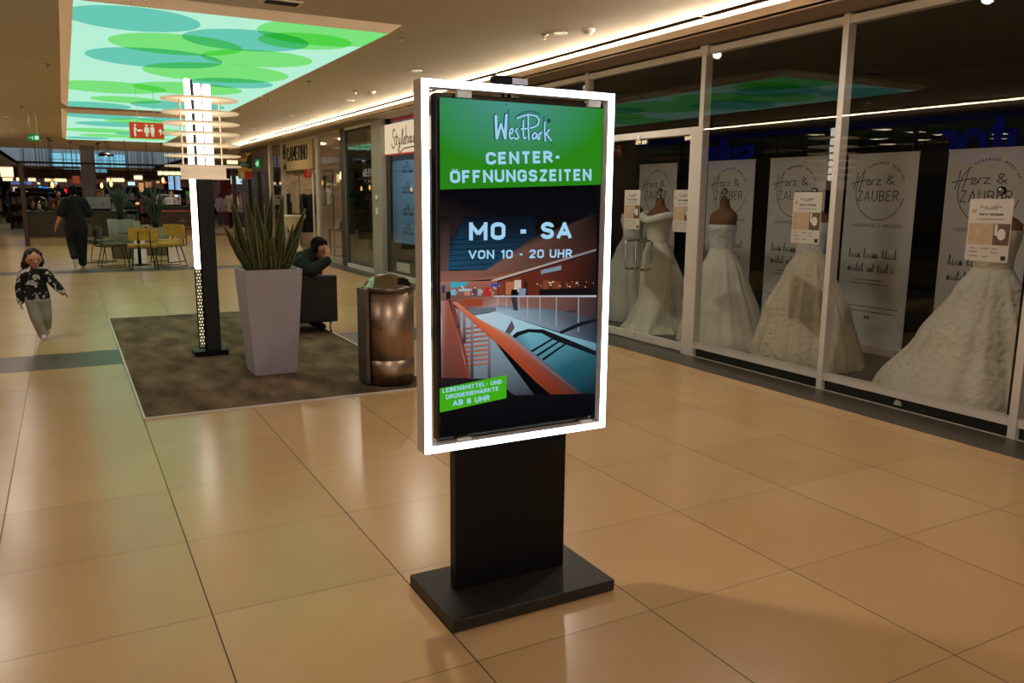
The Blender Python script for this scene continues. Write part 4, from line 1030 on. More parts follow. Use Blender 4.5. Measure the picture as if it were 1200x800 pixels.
# pale metal pier and glass bay
struct(MB().box(XS-0.10, XS+0.12, 15.45, 16.0, 0, 3.055).build('trim_10', P('pale_metal_pier', (164,160,148), 0.45, 0.3, var=0.04)))
t = thing('intercom_box', 'small round pale fitting on the metal pier between the boutiques', 'fitting', (XS-0.10, 15.7, 1.55), -PI/2)
MB().rev([(0.0,0),(0.05,0),(0.05,0.02),(0.03,0.03),(0,0.03)], n=18, cap=False).build('cover', M['white_plastic'], t, rot=(PI/2,0,0))
MB().box(-0.045,0.045,-0.02,0,-0.33,-0.2).build('keypad', M['white_plastic'], t, bev=0.004)
w = thing('window_6', 'tall greenish glass bay between the metal pier and the gold boutique', 'window', (XS, 0, 0)); struct(w)
MB().box(-0.04,0.04,16.0,16.06,0,3.055).box(-0.04,0.04,17.96,18.02,0,3.055).build('frame', P('grey_green_frame', (96,100,92), 0.5, 0.2), w)
MB().box(-0.006,0.006,16.06,17.0,0.08,3.0).box(-0.006,0.006,17.02,17.96,0.08,3.0).build('pane', M['glass_green'], w)
MB().box(-0.04,0.04,16.06,17.96,0,0.08).box(-0.04,0.04,16.06,17.96,3.0,3.055).build('sill_rail', AL, w)
sans(MB(), 'ADLERS', 0, 0, 0, 0.16, 0.62, 0.10, 0.002).build('white_lettering', P('white_vinyl', (200,204,206), 0.5), w, loc=(-0.009,16.52,1.98), rot=(0,0,-PI/2), fix=False)
struct(MB().box(XS, XS+0.5, 18.02, 18.42, 0, 3.055).build('trim_11', P('bronze_pier', (62,56,42), 0.5, 0.3)))
wall('wall_bay_back', 8.0, 8.1, 13.0, 18.4, 0, 3.1, m=P('bay_back_wall', (120,128,128), 0.8))
wall('wall_bay_side', 5.75, 8.0, 15.5, 15.55, 0, 3.1, m=P('bay_side_wall', (104,118,122), 0.8))
struct(MB().box(5.68, 8.1, 13.0, 18.4, 3.06, 3.16).build('ceiling_bay', M['soffit']))
t = thing('tree_stump_stand', 'low brown box stand behind the greenish glass bay', 'display stand', (5.93, 17.35, 0))
MB().box(-0.24,0.24,-0.45,0.45,0.0,0.42).box(-0.2,0.2,-0.38,0.38,0.42,0.62).build('box', P('brown_stand', (104,80,52), 0.7, var=0.2), t, bev=0.006)
t = thing('drooping_houseplant', 'small drooping houseplant on the brown stand behind the glass bay', 'plant', (5.93, 17.35, 0.62))
MB().rev([(0.07,0),(0.10,0.16),(0.10,0.18),(0.085,0.18),(0.08,0.12),(0,0.12)], n=18).build('pot', P('terracotta_dark', (96,66,48), 0.7), t)
q, e = MB(), MB()
for i in range(16):
    a = 2*PI*i/16+R.uniform(-.2,.2); L_ = R.uniform(0.25,0.45)
    pts = [(0.02*math.cos(a),0.02*math.sin(a),0.14)]+[(L_*s_*math.cos(a), L_*s_*math.sin(a), 0.14+0.62*s_-0.55*s_*s_*1.15) for s_ in (0.3,0.6,0.85,1.0)]
    q.tube(pts, [0.006,0.012,0.018,0.014,0.003], 5)
q.build('leaves', P('houseplant_leaf', (50,64,36), 0.5), t)
# gold boutique
wall('wall_boutique_back', 10.5, 10.6, 18.4, 27.0, 0, 3.2, m=P('boutique_back', (196,176,150), 0.8))
wall('wall_boutique_near', 5.75, 10.5, 18.42, 18.5, 0, 3.2, m=P('boutique_side', (190,172,148), 0.8))
wall('wall_boutique_far', 5.75, 10.5, 25.9, 26.0, 0, 3.2, m=P('boutique_side_far', (200,182,158), 0.8))
struct(MB().box(5.68, 10.6, 18.4, 26.0, 3.1, 3.2).build('ceiling_boutique', M['white_paint']))
struct(MB().box(5.66, 10.6, 18.42, 26.0, 0, 0.004).build('floor_boutique', P('boutique_floor', (150,128,102), 0.4, var=0.1)))
for i, (x, y) in enumerate(((6.8,19.6),(6.8,22.0),(6.8,24.4),(9.0,20.8),(9.0,23.4))):
    t = thing('ceiling_spotlight', 'round ceiling lamp lighting the gold boutique, number %s from its entrance' % ('one','two','three','four','five')[i], 'ceiling light', (x, y, 3.1), 0, 'round ceiling lamps in the gold boutique')
    t['label'] = ['round ceiling lamp over the coats near the bronze pier','round ceiling lamp over the white cocktail table','round ceiling lamp over the far pane of the gold boutique','round ceiling lamp at the back wall near the shoe shelf','round ceiling lamp at the back wall near the clothes rail'][i]
    MB().rev([(0.0,-0.03),(0.14,-0.03),(0.15,0.0),(0,0)], n=20, cap=False).build('diffuser', EM('boutique_lamp', (255,226,190), 45.0), t)
GOLD = P('gold_sign_board', (160,138,86), 0.45, 0.15, var=0.05, scale=3)
t = thing('shop_sign', 'gold boutique sign board with black capitals above the open doorway', 'shop sign', (XS-0.10, 22.15, 2.24), -PI/2)
MB().box(-1.72,1.72,0.0,0.05,0.0,0.74).build('board', GOLD, t, bev=0.004)
sans(MB(), 'CAMERINO', 0.18, 0.24, -0.012, 0.38, 2.15, 0.16, 0.012, gap=0.10).build('lettering', M['black'], t, fix=False)
sans(MB(), 'IL MIO', -1.02, 0.05, -0.012, 0.32, 0.66, 0.18, 0.012, 'L', PI/2, 0.10).build('upright_lettering', M['black'], t, fix=False)
w = thing('window_7', 'boutique pane with hanging jackets between the bronze pier and the doorway', 'window', (XS, 0, 0)); struct(w)
MB().box(-0.05,0.05,20.15,20.40,0,3.055).build('frame', P('pale_frame', (188,180,162), 0.5, 0.1), w)
MB().box(-0.03,0.03,18.42,20.15,0,0.14).box(-0.03,0.03,18.42,20.15,3.0,3.055).build('sill_rail', P('pale_rail', (170,160,142), 0.5), w)
MB().box(-0.006,0.006,18.42,20.15,0.14,3.0).build('pane', M['glass'], w)
w = thing('window_8', 'narrow boutique pane past the gold sign, beside the brown corner pier', 'window', (XS, 0, 0)); struct(w)
MB().box(-0.05,0.05,23.95,24.05,0,3.055).box(-0.05,0.05,25.5,25.7,0,3.055).build('frame', P('pale_frame_two', (182,172,154), 0.5, 0.1), w)
MB().box(-0.006,0.006,24.05,25.5,0.08,3.0).build('pane', M['glass'], w); MB().box(-0.03,0.03,24.05,25.5,0,0.08).build('sill_rail', AL, w)
d = thing('door_2', 'open sliding glass door of the gold boutique', 'door', (XS, 0, 0)); struct(d)
MB().box(0.06,0.09,20.42,20.50,0,2.22).box(0.06,0.09,21.05,21.15,0,2.22).box(0.06,0.09,20.5,21.05,0,0.08).box(0.06,0.09,20.5,21.05,2.14,2.22).build('leaf_frame', P('pale_leaf_frame', (196,188,170), 0.5, 0.1), d)
MB().box(0.072,0.078,20.5,21.05,0.08,2.14).build('pane', M['glass'], d)
struct(MB().box(XS, XS+0.06, 20.4, 24.0, 2.98, 3.055).build('trim_12', AL))
# cocktail table in the doorway
t = thing('cocktail_table', 'tall cocktail table in a white stretch cover in the gold boutique doorway', 'table', (5.40, 22.2, 0))
cv = P('white_stretch_cover', (222,210,186), 0.8, var=0.04)
MB().rev([(0.0,1.04),(0.33,1.04),(0.33,1.01),(0.30,0.98),(0.16,0.74),(0.10,0.55),(0.12,0.35),(0.24,0.08),(0.30,0.0)], n=32, cap=False).build('stretch_cover', cv, t)
MB().rev([(0.0,1.042),(0.335,1.042),(0.335,1.05),(0,1.05)], n=32, cap=False).build('tabletop', cv, t)
def coat(x, y, z, w, h, col, label, rz=-PI/2, group='coats and jackets hanging in the gold boutique'):
    t = thing('hanging_coat', label, 'coat', (x, y, z), rz, group)
    q = MB()
    prof = [(-h,w*.52,0.085,0,0,0.05),(-h*.55,w*.46,0.08,0,0,0.04),(-h*.18,w*.44,0.075,0,0,0.02),(-0.05,w*.40,0.06,0,0,0),(0.0,w*.16,0.04,0,0,0)]
    rings(q, lerp_prof(prof, 14), 36, 5, 0, 0.5); n = len(q.v); q.f += [[n-36+i for i in range(36)], [35-i for i in range(36)]]; q.c += [None]*2; q.sm += [False]*2
    m_ = P('coat_cloth', col, 0.85, var=0.15, scale=12)
    q.build('body', m_, t)
    for s_ in (-1,1): MB().cap((s_*w*.36,0,-0.08),0.06,(s_*w*.56,-0.02,-h*.62),0.05).build('sleeve', m_, t)
    MB().tube([(0,0,-0.01),(0,0,0.05),(0.03,0,0.08),(0.0,0,0.11)],0.005).build('hanger_hook', M['chrome'], t)
coat(5.89, 23.9, 2.0, 0.62, 0.95, (168,148,122), 'beige coat hanging in the boutique doorway above the cocktail table')
for i, (dy, c, lab) in enumerate(((0,(28,30,36),'charcoal coat on the boutique rail nearest the doorway frame'),(0.28,(60,56,58),'grey coat second on the boutique rail'),(0.55,(24,28,40),'navy coat third on the boutique rail, behind the cocktail table'),(0.85,(92,40,40),'wine red coat farthest along the boutique rail'))):
    coat(5.92+dy*0.8, 24.8, 1.62, 0.42, 1.15, c, lab, PI/2+0.5)
t = thing('coat_stand', 'thin black stand holding the beige coat in the boutique doorway', 'coat stand', (5.89, 23.9, 0))
MB().tube([(0.12,0,0.012),(0.12,0,2.15),(0.0,0,2.15)],0.012).build('pole', M['black'], t); MB().tube([(-0.2,0,0.012),(0.3,0,0.012)],0.012).tube([(0.12,-0.2,0.012),(0.12,0.2,0.012)],0.012).build('foot', M['black'], t)
t = thing('clothes_rail', 'chrome clothes rail with dark coats inside the gold boutique', 'clothes rail', (6.24, 24.8, 0), -PI/2)
MB().tube([(0,-0.5,0),(0,-0.5,1.73),(0,0.6,1.73),(0,0.6,0)],0.014).build('rail', M['chrome'], t)
for y in (-0.5,0.6): MB().tube([(-0.25,y,0.014),(0.25,y,0.014)],0.014).build('foot', M['chrome'], t)
for i, (y, z, c, lab) in enumerate(((21.25,2.1,(196,186,166),'cream jacket hanging behind the pane next to the bronze pier'),(21.68,2.1,(120,104,80),'tan jacket hanging behind the boutique pane with the bulb'),(22.11,2.1,(52,46,44),'dark jacket hanging behind the boutique pane nearest the doorway'))):
    coat(6.15, y, z, 0.40, 0.78, c, lab)
t = thing('clothes_rail', 'thin black rail carrying three jackets behind the boutique pane', 'clothes rail', (6.15, 21.80, 0))
MB().tube([(0,-0.8,2.215),(0,0.8,2.215)],0.012).tube([(0,-0.8,2.215),(0,-0.8,0)],0.012).tube([(0,0.8,2.215),(0,0.8,0)],0.012).build('rail', M['black'], t)
MB().tube([(-0.2,-0.8,0.012),(0.2,-0.8,0.012)],0.012).build('foot', M['black'], t); MB().tube([(-0.2,0.8,0.012),(0.2,0.8,0.012)],0.012).build('foot', M['black'], t)
t = thing('display_table', 'low wooden display table with shoes behind the boutique pane', 'table', (6.22, 20.35, 0))

MB().box(-0.25,0.25,-0.6,0.6,0.70,0.74).build('tabletop', M['wood_mid'], t, bev=0.004)
MB().box(-0.22,0.22,-0.55,0.55,0.28,0.31).build('shelf', M['wood_mid'], t)
for x in (-0.22,0.22):
    for y in (-0.56,0.56): MB().box(x-0.02,x+0.02,y-0.02,y+0.02,0,0.70).build('leg', M['wood_dark'], t)
def handbag(y, c, lab, z=0.74):
    t = thing('handbag', lab, 'handbag', (6.17, y, z), -PI/2, 'bags on the boutique display table')
    MB().hexa([(-0.12,-0.06,0),(0.12,-0.06,0),(0.12,0.06,0),(-0.12,0.06,0)], [(-0.09,-0.03,0.18),(0.09,-0.03,0.18),(0.09,0.03,0.18),(-0.09,0.03,0.18)]).build('body', P('bag_leather', c, 0.5), t, bev=0.006)
    MB().tube([(-0.06,0,0.175),(-0.05,0,0.26),(0,0,0.29),(0.05,0,0.26),(0.06,0,0.175)],0.008,6).build('strap', P('bag_strap', c, 0.5), t)
handbag(20.75,(210,204,192),'white handbag on the boutique display table'); handbag(20.35,(120,40,36),'red handbag in the middle of the boutique display table'); handbag(19.95,(24,22,24),'black handbag on the boutique display table, beside the bronze pier')
t = thing('bare_bulb_lamp', 'glowing bare bulb lamp behind the boutique pane', 'lamp', (6.13, 20.2, 2.05))
MB().tube([(0,0,1.05),(0,0,0.12)],0.006).build('cord', M['black'], t); MB().rev([(0.0,-0.07),(0.035,-0.05),(0.045,0.0),(0.02,0.06),(0.018,0.11),(0,0.11)], n=14, cap=False).build('bulb', EM('bulb_glow', (255,200,130), 9.0), t)
t = thing('fire_sign', 'small red fire safety sign inside the gold boutique', 'sign', (6.32, 24.0, 2.08), -PI/2+0.9)
MB().box(-0.13,0.13,0,0.01,0,0.30).build('plate', P('sign_red', (200,36,36), 0.5, emit=(200,36,36), es=0.15), t)
q = MB(); q.stroke([(-0.03,0.06),(-0.03,0.2),(0.03,0.2),(0.03,0.06),(-0.03,0.06)], 0.02, -0.004, 0.003); q.stroke([(0.0,0.2),(0.0,0.24),(0.05,0.24)], 0.016, -0.004, 0.003); q.build('symbol', M['white_plastic'], t)
MB().tube([(0,0.005,0.30),(0,0.005,1.05)],0.004).build('cord', M['black'], t)
# brown corner pier with lift-like doors and an exit sign
struct(MB().box(XS-0.06, 7.0, 25.75, 30.0, 2.28, 3.055).build('trim_13', P('brown_pier', (76,60,42), 0.5, var=0.1, scale=2)))
q = thing('door_3', 'dark bronze double door in the brown corner pier', 'door', (XS, 0, 0)); struct(q)
for y0, y1 in ((25.75,26.25),(27.35,27.75),(28.9,30.0)): MB().box(-0.05,0.3,y0,y1,0,2.28).build('jamb', P('bronze_jamb', (58,48,38), 0.4, 0.3), q)
for y0, y1 in ((26.25,27.35),(27.75,28.9)):
    l = MB().box(0.0,0.05,y0,y1,0,2.28).build('door_leaf', P('bronze_leaf', (52,46,40), 0.3, 0.5, var=0.15), q); MB().tube([(-0.05,y0+0.2,0.8),(-0.05,y0+0.2,1.4)],0.02).build('handle', M['chrome'], l)
wall('wall_corner', 6.0, 12.0, 30.0, 30.1, 0, 3.2, m=P('corner_brown', (70,56,42), 0.6))
def exit_sign(x, y, z, rz, w, h, label, hang):
    t = thing('exit_sign', label, 'exit sign', (x, y, z), rz)
    MB().box(-w/2,w/2,-0.02,0.02,0,h).build('case', EM('exit_green', (20,120,52), 0.9), t)
    q = MB(); q.prism([(w*.08,h*.2),(w*.40,h*.2),(w*.40,h*.8),(w*.08,h*.8)], -0.023, -0.02)
    q.stroke([(-w*.05,h*.2),(-w*.18,h*.45),(-w*.12,h*.65),(-w*.02,h*.45)], h*.09, -0.024, 0.003); q.stroke([(-w*.40,h*.5),(-w*.26,h*.5)], h*.1, -0.024, 0.003)
    q.build('running_symbol', EM('exit_white', (200,240,215), 0.9), t)
    if hang: MB().tube([(-w*.3,0,h),(-w*.3,0,hang)],0.006).tube([(w*.3,0,h),(w*.3,0,hang)],0.006).build('hanger', M['alu'], t)
exit_sign(XS-0.12, 26.9, 2.42, -PI/2, 0.55, 0.26, 'small lit green exit sign on the brown corner pier', 0)
e_ = at(40,165,20.0); exit_sign(e_.x, 20.0, e_.z, 0, 0.22, 0.13, 'green exit sign hanging from the ceiling above the walking man', CZ-e_.z)
# ================================================================== SHOP OPPOSITE (seen mirrored in the bridal glass)
struct(MB().box(-9.0, XO-0.1, 3.0, 18.0, 3.06, 3.16).build('ceiling_opposite', P('opposite_ceiling', (120,112,104), 0.8)))
wall('wall_opposite_back', -9.1, -9.0, 3.0, 18.0, 0, 3.1, m=P('opposite_back', (70,66,64), 0.8))
wall('wall_opposite_near', -9.0, XO, 3.0, 3.1, 0, 3.1, m=M['soffit']); wall('wall_opposite_far', -9.0, XO, 17.9, 18.0, 0, 3.1, m=M['soffit'])
wall('wall_left', XO-0.1, XO, 18.0, 37.0, 0, 3.1, m=P('left_wall_paint', (120,106,90), 0.7))
w = thing('window_9', 'glass front of the shop opposite with blue lettering', 'window', (XO, 0, 0)); struct(w)
q = MB()
for y in (3.1, 6.4, 9.7, 13.0, 16.2, 17.95): q.box(-0.04,0.04,y-0.03,y+0.03,0,3.05)
q.box(-0.04,0.04,3.1,17.9,0,0.1); q.build('frame', M['alu_dark'], w)
MB().box(-0.006,0.006,3.1,17.9,0.1,3.05).build('pane', M['glass'], w)
BL = EM('blue_neon', (16,36,190), 0.8)
MB().box(0.03,0.05,3.1,17.9,2.93,3.04).build('blue_band', EM('blue_band', (8,18,120), 0.5), w)
def arcs(*a): return _arc(*a)
def sutor(y0, label):
    t = thing('shop_sign', label, 'shop sign', (XO+0.09, y0, 2.28), PI/2)
    h, wv = 0.46, 0.11
    strokes = [[(.34,.40)]+arcs(.19,.36,.15,.10,20,180)+[(.06,.30),(.19,.24),(.32,.18)]+arcs(.19,.11,.14,.11,0,-170),
               [(.50,.46),(.50,.16)]+arcs(.63,.15,.13,.15,180,360)+[(.76,.46)], [(.98,.66),(.98,.12)]+arcs(1.08,.12,.10,.12,180,290), [(.90,.46),(1.12,.46)],
               arcs(1.40,.23,.19,.23,0,360)[0:], [(1.74,0),(1.74,.46)], [(1.74,.30)]+arcs(1.88,.28,.14,.18,170,60)]
    for s_ in strokes:
        flat_line_mb = MB(); flat_line(flat_line_mb, s_, wv, lambda p, b: (p[0], -0.05+b*0.05, p[1])); flat_line_mb.build('letter', BL, t, fix=False)
sutor(13.55, 'blue lowercase shop lettering opposite, mirrored in the bridal window by the doors'); sutor(7.15, 'blue lowercase shop lettering opposite, mirrored in the nearest bridal pane')
for i, (x, y) in enumerate([(-3.4,9.3),(-4.13,11.67),(-5.24,11.72),(-6.36,11.84),(-6.39,13.51),(-7.46,13.1),(-7.15,10.96),(-8.19,14.6),(-4.14,13.42),(-8.5,11.85)]):
    rows = ['front row','front row','front row','middle row','middle row','middle row','back row','back row','front row','middle row']; pos = ['first','second','third','first','second','third','first','second','fourth','fourth']
    t = thing('recessed_lamp', 'square ceiling lamp in the shop opposite, %s of the %s' % (pos[i], rows[i]), 'ceiling light', (x, y, 3.06), 0, 'square ceiling lamps in the shop opposite')
    MB().box(-0.16,0.16,-0.16,0.16,-0.01,0.0).build('frame', M['white_plastic'], t); MB().box(-0.14,0.14,-0.14,0.14,-0.014,-0.01).build('diffuser', EM('shop_lamp', (255,232,200), 14.0), t)
for y, lab in ((8.2,'low display shelf in the shop opposite, nearer one'),(12.5,'low display shelf in the shop opposite, farther one')):
    t = thing('display_shelf', lab, 'shelf', (-5.0, y, 0))
    MB().box(-0.3,0.3,-1,1,0,0.12).box(-0.3,0.3,-1,1,0.55,0.6).box(-0.3,0.3,-1,1,1.05,1.1).box(-0.3,0.3,-1,-0.96,0.1,1.1).box(-0.3,0.3,0.96,1,0.1,1.1).build('shelf_frame', M['wood_mid'], t)

# ================================================================== FAR HALL AND CAFE
FARC = M['ceiling']
struct(MB().box(5.5, 15, 30.0, 62, CZ, CZ+0.12).box(-9, -2.2, 37.0, 62, CZ, CZ+0.12).build('ceiling_far', FARC))
struct(MB().box(-9, 15, 60.1, 84, CZ, CZ+0.12).build('ceiling_end', FARC))
well = P('light_well_paint', (214,206,204), 0.8, var=0.03)
wall('wall_well_far', -2.2, 5.5, 60.0, 60.1, CZ, 4.6, m=well); wall('wall_well_left', -2.3, -2.2, 36, 60, CZ, 4.6, m=well); wall('wall_well_right', 5.5, 5.6, 36, 60, CZ, 4.6, m=well); wall('wall_well_near', -2.2, 5.5, 35.9, 36.0, CZ, 4.6, m=well)
struct(MB().box(-2.3, 5.6, 35.9, 60.1, 4.6, 4.7).build('ceiling_well', EM('skylight_glazing', (176,206,224), 0.85)))
w = thing('window_10', 'pale blue clerestory window above the cafe', 'window', (0, 59.97, 0)); struct(w)
A, B = at(60,194.5,59.97), at(147,181,59.97)
MB().box(A.x, B.x, -0.02, 0.0, A.z, B.z).build('pane', EM('daylight_glazing', (128,196,222), 0.95), w)
q = MB()
for i in range(7): x = A.x+(B.x-A.x)*i/6; q.box(x-0.03,x+0.03,-0.05,-0.02,A.z,B.z)
for z in (A.z, (A.z+B.z)/2, B.z): q.box(A.x,B.x,-0.05,-0.02,z-0.02,z+0.02)
q.build('frame', P('clerestory_frame', (150,176,184), 0.6), w)
for i, (a, b) in enumerate((((75,203),(95,198)),((112,203),(126,198)))):
    A, B = at(*a, 66), at(*b, 66)
    t = struct(thing('window_%d' % (11+i), 'small blue rooflight slot beyond the clerestory', 'window', (0,66,0)))
    MB().box(A.x,B.x,-0.05,0,A.z,B.z).build('pane', EM('daylight_slot', (140,196,214), 0.8), t)
wall('wall_end', -9, 15, 80, 80.2, 0, 3.3, m=P('end_wall', (70,52,42), 0.7)); wall('wall_far_left', -9.1, -9, 37, 80, 0, 3.3, m=P('far_left_wall', (96,86,74), 0.7)); wall('wall_far_right', 15, 15.1, 30, 80, 0, 3.3, m=P('far_right_wall', (120,90,80), 0.7))
t = thing('window_13', 'greenish shop glass at the far left wall of the corridor', 'window', (-3.0, 44, 0)); struct(t)
MB().box(-0.02,0.02,-6,6,0.1,2.4).build('pane', M['glass_green'], t); MB().box(-0.05,0.05,-6.1,-6,0,2.5).box(-0.05,0.05,-2.0,-1.9,0,2.5).box(-0.05,0.05,2,2.1,0,2.5).box(-0.05,0.05,5.9,6,0,2.5).box(-0.05,0.05,-6,6,0,0.1).box(-0.05,0.05,-6,6,2.4,2.5).build('frame', P('moss_frame', (92,94,70), 0.5), t)
# light coves of the far hall
for i, (a, b, Y, lab) in enumerate((((3,208),(15,211.5),58,'farthest cove light at the end of the corridor, outer piece'),((19,208.5),(28,211.5),58,'farthest cove light at the end of the corridor, second piece'),((33,209),(42,212),58,'far cove light left of the cafe post'),((52,209.5),(78,212.5),58,'long far cove light above the cafe counter'),
        ((125,209),(146,212.5),50,'far cove light right of the grey column'),((157,206),(167,210),46,'slanting far cove light by the plants'),((185,201),(212,205),48,'far cove light behind the totem lamp'),((0,196),(16,207),44,'cove light nearest the far greenish shop glass'),((266,188),(284,192),40,'cove light above the red shop'))):
    A, B = at(*a, Y), at(*b, Y); z0, z1 = sorted((A.z, B.z))
    t = thing('cove_light', lab, 'cove light', ((A.x+B.x)/2, Y, z0)); hw = (B.x-A.x)/2
    MB().box(-hw,hw,0.02,0.3,-0.06,z1-z0+0.06).build('ledge', M['fascia'], t); MB().box(-hw,hw,0,0.02,0,z1-z0).build('led_strip', EM('far_cove', (255,214,150), 2.4), t)
# canopy with column
struct(MB().box(at(95,200,33).x, at(112,200,33).x, 33.0, 33.5, 0, CZ).build('trim_14', P('ribbed_grey_column', (92,88,92), 0.6, var=0.35, scale=24, stretch=(1,0.05,0.02))))
def cafe_counter(x0, x1, y, h, depth, label, framed=False):
    t = thing('cafe_counter', label, 'counter', ((x0+x1)/2, y, 0)); hw = (x1-x0)/2
    MB().box(-hw+0.05,hw-0.05,0.06,depth-0.06,0.0,0.26).build('plinth', P('pale_plinth', (168,142,104), 0.6), t)
    b = MB().box(-hw,hw,0,depth,0.26,h-0.05).build('front_panel', M['wood_dark'], t)
    MB().box(-hw-0.03,hw+0.03,-0.04,depth+0.03,h-0.05,h).build('worktop', P('dark_worktop', (40,32,28), 0.3), t, bev=0.004)
    q = MB()
    if framed:
        for a in ((-hw+.02,hw-.02,h-.20,h-.165),(-hw+.02,hw-.02,.34,.37)): q.box(a[0],a[1],-0.012,0,a[2],a[3])
        q.box(-hw+.02,-hw+.055,-0.012,0,.37,h-.2)
        q.build('copper_frame', P('copper_line', (176,108,70), 0.4, 0.4), b)
        q = MB(); script_line(q, -0.2, 0.55, 0.75, 0.12, ['caffe','e','dolce'], 0.02, 6, -0.006); q.build('script_lettering', P('copper_script', (150,104,72), 0.5), b)
    else:
        n = int((x1-x0)/0.33)
        for i in range(n+1): q.box(-hw+i*2*hw/n-0.012, -hw+i*2*hw/n+0.012, -0.012, 0, 0.28, h-0.06)
        q.build('batten', P('dark_batten', (34,22,16), 0.5), b)
    return t
cafe_counter(-1.10, 1.7, 28.7, 1.035, 0.8, 'dark wood cafe counter with a pale plinth behind the walking man')
cafe_counter(2.95, 4.9, 33.0, 1.13, 0.8, 'brown cafe counter with a copper outline behind the yellow chairs', True)
t = thing('canopy_frame', 'thin dark canopy frame on a brown post over the cafe counter', 'canopy', (0, 28.48, 0))
for x in (-1.06, 5.0): MB().box(x-0.06,x+0.06,-0.06,0.06,0,2.44).build('post', P('brown_post', (70,44,34), 0.5), t)
MB().box(-1.12,5.06,-0.05,0.05,2.44,2.50).build('beam', M['black'], t)
for x in (-1.09, 5.03): MB().box(x-0.03,x+0.03,0.05,3.0,2.44,2.50).build('side_beam', M['black'], t)
# things on the counters
def espresso(x, y, z, label):
    t = thing('espresso_machine', label, 'coffee machine', (x, y, z))
    MB().box(-0.35,0.35,-0.2,0.2,0.06,0.42).build('body', P('machine_steel', (130,128,130), 0.25, 0.9), t, bev=0.01)
    MB().box(-0.33,0.33,-0.19,0.18,0.0,0.06).build('drip_tray', M['black'], t)
    for x_ in (-0.18, 0.12): MB().tube([(x_,-0.2,0.25),(x_,-0.27,0.24),(x_,-0.27,0.18)],0.02).build('group_head', M['chrome'], t)
espresso(0.95, 29.15, 1.035, 'steel espresso machine on the dark wood cafe counter')
espresso(4.45, 33.4, 1.13, 'steel espresso machine on the copper outlined counter')
def jar(x, y, z, h, r, col, label):
    t = thing('storage_jar', label, 'jar', (x, y, z), 0, 'jars and bottles on the cafe counter')
    MB().rev([(0,0),(r,0),(r,h*.75),(r*.5,h*.85),(r*.5,h),(0,h)], n=14, cap=False).build('glass_body', P('jar_glass', col, 0.2), t)
    MB().rev([(0,h),(r*.55,h),(r*.55,h+0.03),(0,h+0.03)], n=14, cap=False).build('lid', M['black'], t)
for i, (x, h, c, lab) in enumerate(((-0.85,.3,(120,70,40),'amber bottle at the post end of the cafe counter'),(-0.68,.24,(170,160,140),'pale jar second from the post on the cafe counter'),(-0.5,.34,(60,70,50),'green bottle third from the post on the cafe counter'),(-0.3,.22,(150,60,50),'red jar left of the walking man on the cafe counter'),(-0.12,.3,(190,180,170),'white bottle just left of the walking man on the cafe counter'),(0.45,.26,(90,60,50),'brown jar between the man and the espresso machine'))):
    jar(x, 29.0, 1.035, h, 0.06, c, lab)
def display_case(x, y, z, label):
    t = thing('display_case', label, 'display case', (x, y, z))
    MB().box(-0.4,0.4,-0.2,0.2,0,0.05).build('base', M['black'], t); MB().box(-0.4,-0.385,-0.2,0.2,0.05,0.4).box(0.385,0.4,-0.2,0.2,0.05,0.4).box(-0.4,0.4,-0.2,0.2,0.4,0.42).build('frame', M['alu'], t)
    MB().box(-0.385,0.385,-0.2,-0.195,0.05,0.4).build('pane', M['glass'], t)
display_case(3.45, 33.3, 1.13, 'small glass pastry case on the copper outlined counter')
PEND = []
def pendant(px, py, Y, kind, label, r=0.24):
    p_ = at(px, py, Y); t = thing('pendant_lamp', label, 'pendant lamp', (p_.x, Y, p_.z), 0, 'pendant lamps over the cafe')
    top = (CZ if Y < 36 else 3.22)-p_.z
    MB().tube([(0,0,0.05),(0,0,top)],0.008,6).build('cable', M['black'], t); MB().rev([(0,top-0.03),(0.05,top-0.03),(0.05,top),(0,top)], n=12, cap=False).build('canopy_cap', M['black'], t)
    if kind == 'bulb':
        MB().rev([(0.02,0.14),(0.03,0.06),(0.10,-0.05),(0.115,-0.14),(0.07,-0.22),(0.0,-0.24)], n=16, cap=False).build('glass_shade', GLASS('amber_glass', (0.95,0.75,0.5), 1.2), t)
        MB().rev([(0,-0.15),(0.03,-0.13),(0.045,-0.07),(0.02,0.02),(0,0.03)], n=12, cap=False).build('bulb', EM('cafe_bulb', (255,206,140), 5.0), t)
    else:
        k_ = 1.0 if kind == 'disc' else 1.7
        MB().rev([(0.03,0.10*k_),(0.10,0.085*k_),(r*.8,0.03),(r,-0.05*k_),(r*0.97,-0.05*k_),(r*.75,0.015),(0.02,0.06*k_)], n=28, cap=False).build('shade', M['black'], t)
        MB().rev([(0,-0.07),(0.03,-0.05),(0.03,0.03),(0,0.04)], n=10, cap=False).build('bulb', EM('cafe_bulb_dim', (255,200,130), 2.2), t)
for a in ((46,234,30.3,'disc','black disc pendant over the cafe post end'),(61,214,28.9,'bulb','glowing glass bulb pendant left of the walking man'),(88,236,30.6,'disc','black disc pendant right above the walking man'),(124,181,29.6,'disc','black disc pendant hung high beside the clerestory'),
          (130,213,28.9,'bulb','glowing glass bulb pendant right of the grey column'),(119,236,31.0,'dome','black dome pendant low behind the grey column'),(119,215,30.5,'bulb','small glowing bulb pendant touching the grey column'),(151,242,27.0,'dome','black dome pendant above the two potted plants'),
          (175,226,27.5,'dome','broad black dome pendant nearest the totem lamp'),(191,209,29.5,'bulb','glowing bulb pendant just left of the totem lamp'),(66,248,30.0,'disc','lowest black disc pendant behind the man')):
    pendant(a[0], a[1], a[2], a[3], a[4])
